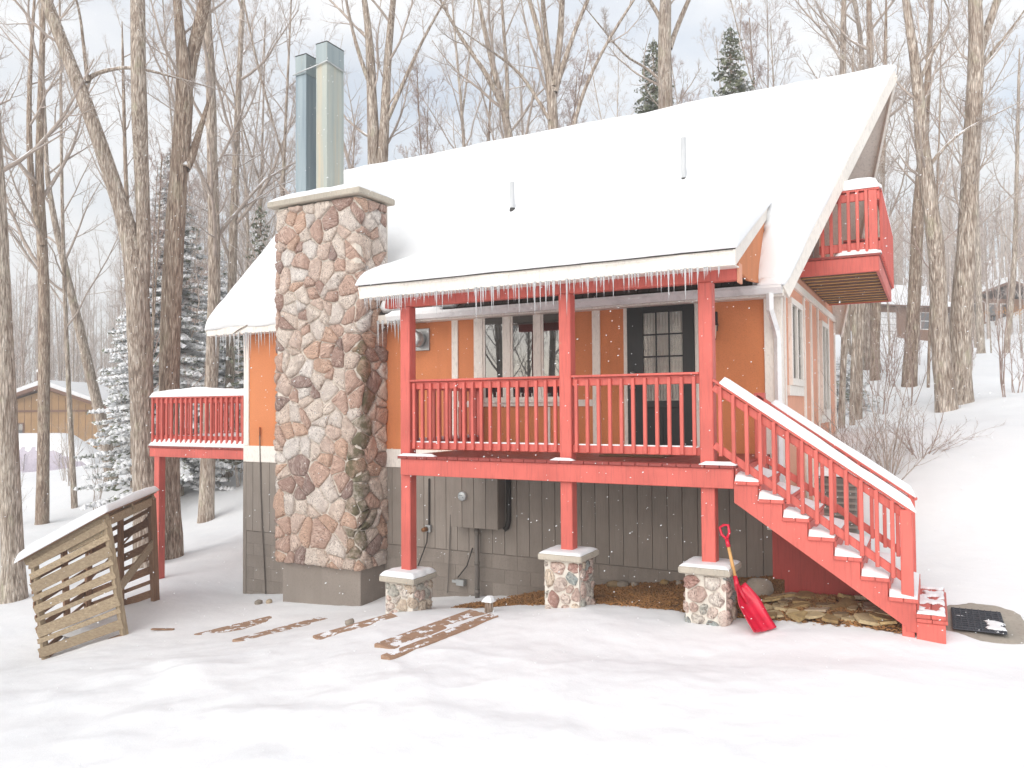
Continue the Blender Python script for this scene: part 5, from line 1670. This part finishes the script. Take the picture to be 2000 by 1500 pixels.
PT('thin young maple between the two big right trunks', 21, [[(1812, 775, 6), (1816, 640, 5), (1822, 520, 5), (1830, 380, 4), (1836, 220, 3), (1838, 60, 2)]], 26, [10], 'bark_dark', 'twig_red', t0=.25)

# prototypes for the woods
def proto(seed, H, r, mat, twig, n1=24, t0=.3, lf=.24, c=(6, 5, 3), rmin=.0055):
    rs = np.random.RandomState(seed)
    n = 9
    z = np.linspace(0, 1, n)
    P = np.stack([.35*fbm(z*2+seed, z*0, 2, seed)*z*H*.12, .35*fbm(z*2+seed, z*0+7, 2, seed+3)*z*H*.12, z*H-.4], 1)
    R = r*(1-.86*z)*np.where(z < .05, 1.3, 1)
    st = [resample(P, R, 18)]
    if rs.rand() < .5:
        k = rs.randint(4, 6); a = rs.rand()*6.28
        q = [P[k]]
        d = np.array([math.cos(a)*.35, math.sin(a)*.35, 1])
        for i in range(5): d[:2] *= .85; q.append(q[-1]+d*H*.10)
        st.append(resample(q, np.linspace(R[k]*.75, .02, 6), 14))
    a = Acc()
    for P_, R_ in st: a.add(*batch_tubes(P_[None], R_[None], 8))
    tm = a.mesh('trunk', mat)
    a = Acc(); crown(st, rs, a, [n1]+[n1//2]*(len(st)-1), *c, t0=t0, lf=lf, rmin=rmin, sides=(5, 3, 3, 3), l1max=4.5)
    return tm, a.mesh('crown', twig)
PR = [proto(100+i, h, r, m_, t_) for i, (h, r, m_, t_) in enumerate(((19, .17, 'bark', 'twig'), (17, .13, 'bark_dark', 'twig'), (20, .2, 'bark', 'twig_far'), (15, .09, 'bark', 'twig_far'), (18, .15, 'bark_pale', 'twig'), (13, .065, 'bark_dark', 'twig_red'), (16, .11, 'bark', 'twig_far'), (11, .05, 'bark', 'twig_red')))]
rs = np.random.RandomState(77)
placed = []
LOOK = ['straight brown', 'dark mid-size', 'thick tall', 'thin brown', 'pale grey', 'thin dark', 'slim pinkish', 'very thin young']
def wood_tree(x, y, label, group, sc=None, kinds=None):
    k = rs.choice(kinds) if kinds is not None else rs.randint(len(PR))
    s_ = sc or rs.uniform(.8, 1.2)
    z = g1(x, y)
    t = thing('bare_tree', label.replace('bare tree', LOOK[k]+' bare tree') if 'mirrored' not in label else label, 'tree', (x, y, z), group)
    t.rotation_euler = (rs.normal(0, .035), rs.normal(0, .035), rs.rand()*6.28)
    t.scale = (s_,)*3
    for nm, me in zip(('trunk', 'crown'), PR[k]):
        o = bpy.data.objects.new(nm, me); COL.objects.link(o); o.parent = t
LAB = (('bare tree in the snowy woods left of the house', 'bare trees in the woods left of the house'),
       ('bare tree top rising behind the snowy roof', 'bare trees behind the roof'),
       ('bare tree on the snowy wooded slope right of the house', 'bare trees on the slope right of the house'))
def keep_off(px, d):
    if 1690 < px < 2050 and 50 < d < 72 and rs.rand() < .8: return True
    if -60 < px < 270 and d < 58: return True
    return False
tries = 0
quota = {0: 44, 1: 18, 2: 24}
while sum(quota.values()) and tries < 6000:
    tries += 1
    px = rs.uniform(-120, 2120)
    zone = 0 if px < 560 else (1 if px < 1640 else 2)
    if quota[zone] == 0: continue
    d = {0: rs.uniform(21, 62), 1: rs.uniform(24, 48), 2: rs.uniform(28, 66)}[zone]
    if keep_off(px, d): continue
    p = W(px, 800, d)
    if any((p[0]-a)**2+(p[1]-b)**2 < 1.6 for a, b in placed): continue
    placed.append((p[0], p[1])); quota[zone] -= 1
    wood_tree(p[0], p[1], *LAB[zone], sc=rs.uniform(.55, .85) if zone == 2 else None, kinds=[1, 3, 3, 5, 6, 6, 7, 7] if zone == 0 else [1, 3, 5, 6, 7])
for k in range(22):                       # trees across the yard, mirrored in the window glass
    a = -1.05+(k % 11)*.1+rs.uniform(-.04, .04); d = rs.uniform(9, 14) if k < 11 else rs.uniform(16, 26)
    wood_tree(1.0+d*math.sin(a), -4-d*math.cos(a), 'bare tree across the yard, mirrored in the front window', 'trees across the yard', kinds=[0, 1, 2, 3, 4, 6])

# far woods as one mass
def far_woods():
    rs = np.random.RandomState(9)
    a = Acc()
    n = 1500
    px = rs.uniform(-250, 2250, n); d = rs.uniform(60, 120, n)
    k = rs.rand(n) < np.where(px < 560, .8, np.where(px < 1640, .45, 1.0))
    px, d = px[k], d[k]; n = len(px)
    B = np.array([W(a_, 800, b_) for a_, b_ in zip(px, d)])
    z = gz(B[:, 0], B[:, 1])
    H = rs.uniform(11, 18, n)*np.where(px > 1640, .62, 1)
    t = np.linspace(0, 1, 5)
    lean = rs.normal(0, .04, (n, 2))
    P = np.stack([B[:, 0:1]+lean[:, :1]*t*H[:, None], B[:, 1:2]+lean[:, 1:]*t*H[:, None], z[:, None]-.3+t*H[:, None]], -1)
    R = rs.uniform(.06, .17, n)[:, None]*(1-.85*t)[None]
    a.add(*batch_tubes(P, R, 4))
    P1, R1 = spawn(P, R, 13, rs, .25, 1, .6, .2, .5, 4, .1, .12, .018)
    a.add(*batch_tubes(P1, R1, 3))
    P2, R2 = spawn(P1, R1, 4, rs, .2, 1, .6, .6, .7, 3, .05, .15, .013)
    a.add(*batch_tubes(P2, R2, 3))
    return a.mesh('far_woods', 'twig_far')
stuff('far_woods', far_woods(), 'hazy mass of bare far woods along the horizon')

# brush and saplings under the near trees
def shrub(label, base, n, h, spread, seed, group=None, twig='twig_red', r0=.008):
    rs = np.random.RandomState(seed)
    base = np.array(base, float)
    a0 = rs.uniform(0, 6.28, n); q = rs.uniform(.1, 1, n)*spread
    d = np.stack([np.cos(a0)*q, np.sin(a0)*q, np.ones(n)], 1); d /= np.linalg.norm(d, axis=1)[:, None]
    H = h*rs.uniform(.5, 1.1, n)
    p = base+np.stack([np.cos(a0)*.12*rs.rand(n), np.sin(a0)*.12*rs.rand(n), np.full(n, -.1)], 1)
    pts = [p]; dd = d
    for k in range(7):
        dd = dd+rs.normal(0, .07, d.shape)+np.array([0, 0, -.03 if spread > .7 else .02]); dd /= np.linalg.norm(dd, axis=1)[:, None]
        pts.append(pts[-1]+dd*(H/7)[:, None])
    P = np.stack(pts, 1); R = r0*rs.uniform(.6, 1.3, n)[:, None]*np.linspace(1, .3, 8)[None]
    t = thing('bare_shrub', label, 'shrub', tuple(base), group)
    a = Acc(); a.add(*batch_tubes(P, R, 5)); link('stems', a.mesh('stems', twig), t)
    a = Acc()
    P1, R1 = spawn(P, R, 6, rs, .2, 1, .6, .4, .7, 5, .05, .14, .0028); a.add(*batch_tubes(P1, R1, 3))
    P2, R2 = spawn(P1, R1, 4, rs, .2, 1, .6, .5, .7, 4, .03, .16, .0022); a.add(*batch_tubes(P2, R2, 3))
    link('twigs', a.mesh('twigs', twig), t)
    return t
p = W(1735, 935, 11.5); p[2] = g1(p[0], p[1])
shrub('large bare shrub with arching twigs behind the stair rail', p, 26, 1.9, .9, 5, twig='twig')
p = W(1660, 905, 11.8); p[2] = g1(p[0], p[1])
shrub('bare upright shrub close to the gable wall', p, 14, 1.3, .5, 6)
p = W(1800, 955, 12.2); p[2] = g1(p[0], p[1])
shrub('low spreading bare shrub, rightmost beyond the stairs', p, 14, 1.1, 1.3, 7)
for k in range(16):
    px = rs.uniform(1690, 2010); d = rs.uniform(16, 30)
    p = W(px, 800, d); p[2] = g1(p[0], p[1])
    shrub('spindly bare brush on the snowy slope right of the house', p, 5, rs.uniform(1.2, 3.5), .3, 200+k, 'brush on the right slope', r0=.011)
for k in range(14):
    px = rs.uniform(-20, 470); d = rs.uniform(21, 34)
    p = W(px, 800, d); p[2] = g1(p[0], p[1])
    shrub('spindly bare brush among the trees left of the house', p, 4, rs.uniform(1.5, 4.5), .25, 300+k, 'brush among the left trees', r0=.014, twig='twig')
# beech sapling keeping its tan leaves
def beech(label, px, py, d, h, n, seed):
    rs = np.random.RandomState(seed)
    p = W(px, py, d); p[2] = g1(p[0], p[1])
    t = shrub(label, p, 3, h, .25, seed, twig='twig')
    t.name = 'beech_sapling'
    P = p+np.stack([rs.normal(0, .75, n), rs.normal(0, .75, n), h*.62+rs.normal(0, .13, n)], 1)
    u = rs.normal(0, 1, (n, 3)); u /= np.linalg.norm(u, axis=1)[:, None]
    v = np.cross(u, rs.normal(0, 1, (n, 3))); v /= np.linalg.norm(v, axis=1)[:, None]
    s_ = rs.uniform(.03, .06, n)[:, None]
    V = np.stack([P-u*s_, P+v*s_*.45+np.cross(u, v)*s_*.12, P+u*s_, P-v*s_*.45+np.cross(u, v)*s_*.12], 1).reshape(-1, 3)
    me = fastmesh('leaves', V, np.arange(n*4).reshape(-1, 4), 'leaf_dry', False)
    o = link('leaves', me, t)
    o['kind'] = 'stuff'
beech('leafy beech sapling with tan leaves before the brown house', 1775, 700, 27, 3.0, 420, 41)
beech('low beech sapling with orange leaves against the thickest right trunk', 1872, 740, 16.9, 1.6, 60, 42)

# fallen branches
P = ground_hit(235, 960)
a = Acc(); q_, r_ = resample([(P[0]-1.2, P[1]-.4, P[2]+.5), (P[0]-.2, P[1], P[2]+.28), (P[0]+.9, P[1]+.3, P[2]+.05)], [.01, .02, .03], 8)
a.add(*batch_tubes(q_[None], r_[None], 6))
tag(link('fallen_branch', a.mesh('fallen_branch', 'bark_dark')), 'fallen branch leaning from the snow above the firewood rack', 'branch')
P, Q = WP(455, 652, 'y', EY-.03), WP(497, 629, 'y', EY-.03)
a = Acc(); q_, r_ = resample([P, lerp(P, Q, .5)+np.array([0, -.02, .02]), Q+np.array([.05, .02, .01])], [.008, .012, .012], 7)
a.add(*batch_tubes(q_[None], r_[None], 6))
tag(link('stick', a.mesh('stick', 'bark_dark')), 'thin stick caught on the eave left of the chimney', 'stick')

# ------------------------------------------------------------------ conifers
def conifer(name, label, base, H, rad, seed, snowy, n_b=150, z0=.06):
    rs = np.random.RandomState(seed)
    base = np.array(base, float)
    t = thing(name, label, 'tree', tuple(base))
    a = Acc()
    P = np.stack([np.full(8, base[0]), np.full(8, base[1]), base[2]-.3+np.linspace(0, 1, 8)*(H+.3)], 1)
    a.add(*batch_tubes(P[None], np.linspace(H*.014, .008, 8)[None], 8)); link('trunk', a.mesh('trunk', 'bark_dark'), t)
    h = z0+(1-z0)*np.linspace(0, .985, n_b)**1.0
    az = np.arange(n_b)*2.39996+rs.normal(0, .3, n_b)
    ln = rad*(1-h)**.85*rs.uniform(.65, 1.12, n_b)+.12
    V = []; F = []; SV = []; SF = []; cnt = 0; sc = 0
    wood_ = []
    for i in range(n_b):
        d = np.array([math.cos(az[i]), math.sin(az[i]), 0])
        m = max(4, int(ln[i]/.11))
        tt = np.linspace(0, 1, m)
        droop = (-.38 if snowy else -.22)*tt+.16*tt**2
        p = base+np.array([0, 0, h[i]*H])+tt[:, None]*ln[i]*d+np.array([0, 0, 1])*(droop*ln[i])[:, None]
        wood_.append(p[np.linspace(0, m-1, 4).astype(int)])
        s_ = np.array([-d[1], d[0], 0])
        for k in range(1, m):
            wl = (.34*(1-tt[k])+.14)*min(1, ln[i])*(.75 if not snowy else .9)
            for sg in (-1, 1):
                for r_ in range(3):
                    q = p[k]+rs.normal(0, .025, 3)
                    e = q+sg*s_*wl*rs.uniform(.6, 1.2)+d*wl*rs.uniform(.25, .8)+np.array([0, 0, rs.uniform(-.14, .03)*wl*2])
                    wd_ = np.cross(e-q, rs.normal(0, 1, 3)); wd_ *= (.022+.02*rs.rand())/(np.linalg.norm(wd_)+1e-9)*(H/9+.4)
                    V += [q-wd_*.5, (q+e)/2-wd_, e, (q+e)/2+wd_]
                    F.append((cnt, cnt+1, cnt+2, cnt+3)); cnt += 4
            for _c in range(2 if snowy > .5 else 1):
              if rs.rand() < snowy:
                  # a cushion of snow riding on the bough
                  cr = wl*rs.uniform(.4, .85); c_ = p[k]+np.array([0, 0, .02])+s_*rs.normal(0, .3)*wl
                  nseg = 6
                  ring = [c_+cr*(math.cos(b)*s_*1.0+math.sin(b)*d*.8)*rs.uniform(.7, 1.25)-np.array([0, 0, .03+.05*rs.rand()]) for b in np.arange(nseg)*6.283/nseg]
                  ring2 = [c_+(x-c_)*.6+np.array([0, 0, .035+cr*.12]) for x in ring]
                  SV += ring+ring2+[c_+np.array([0, 0, .05+cr*.2])]
                  for b in range(nseg):
                      SF.append((sc+b, sc+(b+1) % nseg, sc+nseg+(b+1) % nseg)); SF.append((sc+b, sc+nseg+(b+1) % nseg, sc+nseg+b)); SF.append((sc+nseg+b, sc+nseg+(b+1) % nseg, sc+2*nseg))
                  sc += 2*nseg+1
    cr_ = link('crown', fastmesh('crown', np.array(V), np.array(F), 'needles_snowy' if snowy > .3 else 'needles', False), t)
    a = Acc(); a.add(*batch_tubes(np.array(wood_), np.tile(np.linspace(H*.0022, .004, 4), (n_b, 1)), 4)); link('boughs', a.mesh('boughs', 'bark_dark'), t)
    if SV: link('bough_snow', fastmesh('bough_snow', np.array(SV), np.array(SF), 'snow', True), t)
    return t
def con_px(label, px, d, py_top, rad, seed, snowy, n_b=150):
    p = W(px, 800, d); z = g1(p[0], p[1]); top = W(px, py_top, d)[2]
    conifer('spruce_tree', label, (p[0], p[1], z), top-z, rad, seed, snowy, n_b)
con_px('dark spruce behind the roof, with a pointed free-standing top', 1438, 23, 36, 2.3, 1, .3, 300)
con_px('dark spruce half hidden behind the heavy trunk above the roof', 1285, 25, 62, 2.5, 2, .3, 300)
con_px('big snow-laden evergreen between the large left trunks', 330, 25, 285, 2.9, 3, .75, 230)
con_px('snow-laden evergreen at the right corner of the tan cabin', 258, 36, 560, 2.0, 4, .8, 190)
con_px('small dark spruce beside the chimney top', 508, 25, 395, 1.3, 5, .3, 150)
con_px('snowy evergreen behind the side deck rail', 425, 30, 480, 2.2, 6, .7, 170)
con_px('small hemlock behind the far gable corner', 1652, 19.5, 690, .9, 7, .35, 90)

# ------------------------------------------------------------------ neighbours
def frame_at(px, py, d, yaw=0):
    o = W(px, py, d); o[2] = g1(o[0], o[1])
    a = CYAW+yaw
    return Matrix.Translation(o) @ Matrix.Rotation(a, 4, 'Z'), o
def nb(mb, name, mat, root, mtx, smooth=False):
    me = mb.mesh(name, mat, smooth); me.transform(mtx)
    return link(name, me, root)
# tan cabin, gable towards us
m_, o = frame_at(88, 872, 49, .10)
o[2] = m_.translation.z = float(W(215, 876, 49)[2])
cab = thing('cabin', 'tan board cabin with snowy low gable roof among the left trees', 'cabin', tuple(o))
sx = 49/CF
ew = 4.1; hz = float(W(230, 803, 49)[2]-o[2]); pk = float(W(88, 757, 49)[2]-o[2])
wl = nb(MB().prism([(-ew, -1.2), (ew, -1.2), (ew, hz), (0, pk-.15), (-ew, hz)], 'y', 0, 7), 'wall', 'tan_siding', cab, m_)
for i in range(21):
    x = -ew+.02+i*.405
    zt_ = hz+(pk-.15-hz)*(1-abs(x)/ew)
    nb(MB().box(x-.012, x+.012, -.014, -.002, -1.2, zt_-.1), 'batten', 'brown_trim', wl, m_)
rf = nb(MB().prism([(-ew-.7, hz-.22), (0, pk-.02), (ew+.7, hz-.22), (ew+.7, hz-.02), (0, pk+.2), (-ew-.7, hz-.02)], 'y', -.6, 7.5), 'roof', 'brown_trim', cab, m_)
nb(MB().prism([(-ew-.68, hz-.018), (0, pk+.203), (ew+.68, hz-.018), (ew+.6, hz+.2), (0, pk+.5), (-ew-.6, hz+.2)], 'y', -.55, 7.4), 'roof_snow', 'snow', cab, m_)
nb(MB().box(-ew+.1, ew-.1, -.06, -.016, hz-.02, hz+.1), 'belt_board', 'brown_trim', wl, m_)
wn = nb(MB().box(-2.1, -1.25, -.05, -.016, .45, 1.65), 'window', 'brown_trim', cab, m_)
nb(MB().box(-2.03, -1.32, -.06, -.052, .52, 1.58), 'pane', 'glass', wn, m_)
ch = nb(MB().box(-1.95, -1.45, 3, 3.5, pk-.7, pk+1.1), 'chimney', 'brown_trim', cab, m_)
nb(MB().cbox(-2.0, -1.4, 2.95, 3.55, pk+1.1, pk+1.3, .08), 'chimney_snow', 'snow', ch, m_)
# tarped boat
m_, o = frame_at(95, 915, 40, -.12)
bt = thing('covered_boat', 'long boat under a pale lavender tarp with deep snow on top', 'boat', tuple(o))
n, k = 26, 13
t = np.linspace(0, 1, n); a = np.linspace(0, math.pi, k)
tt, aa = np.meshgrid(t, a, indexing='ij')
hh = 1.65*np.clip(np.minimum(tt*5+.35, (1-tt)*2.6+.25), 0, 1)
X = -4.0+tt*7.0
Y = -np.cos(aa)*1.1*(.75+.25*np.minimum(1, (1-tt)*4))
Z = np.sin(aa)**.35*hh-.15
top = np.stack([X, Y, Z], -1)
pl_ = .04*np.sin(tt*70)*(Z < 1.2); top[..., 1] -= pl_
bot = np.stack([X, Y*.9, Z*0-.3], -1)
me = sheet_closed('tarp', top, bot, None, 'tarp'); me.transform(m_); tp_ = link('tarp', me, bt)
for i in range(7): nb(MB().tube([(-3.3+i*.95, -1.16, 0), (-3.3+i*.95, -1.13, .75), (-3.3+i*.95, -.7, 1.06)], .012, 5), 'strap', 'dark_metal', bt, m_)
me = sheet_closed('tarp_snow', np.stack([X, Y*.92, np.maximum(Z+.32*prof(tt, aa/math.pi, .1, .35), .55*hh+.1)], -1), np.stack([X, Y*.92, np.minimum(Z, .6*hh)], -1)); me.transform(m_)
link('tarp_snow', me, bt)
# brown house on the right
m_, o = frame_at(1790, 668, 60, .30)
o[2] = m_.translation.z = float(W(1790, 664, 60)[2])
bh = thing('brown_house', 'low brown house with white garage door and snowy roof on the right slope', 'house', tuple(o))
wl = nb(MB().box(-4.2, 3.8, 0, 7, -1.5, 2.5), 'wall', 'brown_siding', bh, m_)
for i in range(10): nb(MB().box(-1.7, 3.8, -.03, -.003, -.2+i*.27, .05+i*.27), 'board', 'brown_siding', wl, m_)
nb(MB().prism([(-.7, 2.45), (3.5, 4.3), (7.7, 2.45), (7.7, 2.6), (3.5, 4.5), (-.7, 2.6)], 'x', -4.9, 4.5), 'roof', 'brown_trim', bh, m_)
nb(MB().prism([(-.75, 2.55), (-.7, 2.605), (3.5, 4.505), (7.7, 2.605), (7.7, 2.85), (3.5, 4.85), (-.72, 2.8)], 'x', -4.9, 4.5), 'roof_snow', 'snow', bh, m_)
gd = nb(MB().box(-4.0, -1.9, -.05, -.003, -1, 2.05), 'garage_door', 'white_metal', bh, m_)
for i in range(4): nb(MB().box(-4.0, -1.9, -.056, -.052, .1+i*.5, .13+i*.5), 'panel_line', 'grey_pipe', gd, m_)
for a, b in ((.35, 1.3), (2.4, 3.2)):
    wn = nb(MB().box(a, b, -.07, -.031, .8, 2.15), 'window', 'white_metal', bh, m_)
    nb(MB().box(a+.06, b-.06, -.078, -.072, .86, 1.44), 'pane', 'glass', wn, m_)
    nb(MB().box(a+.06, b-.06, -.078, -.072, 1.5, 2.09), 'pane', 'glass', wn, m_)
# porch house further right
m_, o = frame_at(1985, 640, 66, .1)
o[2] = m_.translation.z = float(W(1985, 640, 66)[2])
ph = thing('porch_house', 'far brown house with a railed porch at the right edge', 'house', tuple(o))
wl = nb(MB().box(-3.6, 4, 1.2, 6, -1.5, 2.6), 'wall', 'brown_siding', ph, m_)
nb(MB().prism([(-4.3, 2.3), (0, 3.9), (4.3, 2.3), (4.3, 2.5), (0, 4.1), (-4.3, 2.5)], 'y', .2, 6.5), 'roof', 'brown_trim', ph, m_)
nb(MB().prism([(-4.3, 2.505), (0, 4.105), (4.3, 2.505), (4.2, 2.8), (0, 4.45), (-4.2, 2.8)], 'y', .2, 6.5), 'roof_snow', 'snow', ph, m_)
for a in (-3.3, -1.9, -.5):
    wn = nb(MB().box(a, a+1.1, 1.13, 1.197, .6, 2.2), 'window', 'white_metal', ph, m_)
    nb(MB().box(a+.08, a+1.02, 1.12, 1.128, .68, 2.12), 'pane', 'glass', wn, m_)
dk = nb(MB().box(-.2, 4, -1.2, 1.19, .2, .4), 'porch_deck', 'brown_trim', ph, m_)
for i in range(18): nb(MB().box(-.15+i*.24, -.08+i*.24, -1.2, -1.15, .4, 1.35), 'baluster', 'brown_trim', dk, m_)
nb(MB().box(-.2, 4, -1.25, -1.1, 1.35, 1.45), 'rail', 'brown_trim', dk, m_)

# ------------------------------------------------------------------ falling snow
rs = np.random.RandomState(4)
n = 4200
d = 2.2+8.5*rs.rand(n)**.7
P = np.array([W(px, py, dd) for px, py, dd in zip(rs.uniform(-150, 2150, n), rs.uniform(-150, 1500, n), d)])
r = rs.uniform(.0016, .0045, n)*np.clip(d/5, .45, 1.15)
ax_ = np.array([.86, .2, .42])+rs.normal(0, .15, (n, 3)); ax_ /= np.linalg.norm(ax_, axis=1)[:, None]
b1 = np.cross(ax_, [0.1, 1, 0]); b1 /= np.linalg.norm(b1, axis=1)[:, None]; b2 = np.cross(ax_, b1)
st = rs.choice([1.0, 1.4, 2.0], n)
V = np.stack([P+ax_*(r*st)[:, None], P-ax_*(r*st)[:, None], P+b1*r[:, None], P+b2*r[:, None], P-b1*r[:, None], P-b2*r[:, None]], 1).reshape(-1, 3)
tri = np.array([(0, 2, 3), (0, 3, 4), (0, 4, 5), (0, 5, 2), (1, 3, 2), (1, 4, 3), (1, 5, 4), (1, 2, 5)])
keep = V.reshape(-1, 6, 3)[:, 0, 2] > -1.4
F = (np.arange(n)[keep][:, None, None]*6+tri[None]).reshape(-1, 3)
stuff('falling_snowflakes', fastmesh('falling_snowflakes', V, F, 'snow', True), 'small white snowflakes drifting down across the yard')

# ------------------------------------------------------------------ snowy air
hz_ = MB().box(-166, 168, -168, 166, -14, 42).build('haze', None)
q = NT('haze')
q.t.nodes.remove(q.b)
pv = q.n('ShaderNodeVolumePrincipled')
pv.inputs['Color'].default_value = (.97, .975, .98, 1)
pv.inputs['Density'].default_value = .0045
q.l(pv.outputs[0], q.t.nodes['Material Output'].inputs['Volume'])
hz_.data.materials.append(q.m)
tag(hz_, 'thin white snowy haze between the trees', kind='stuff')
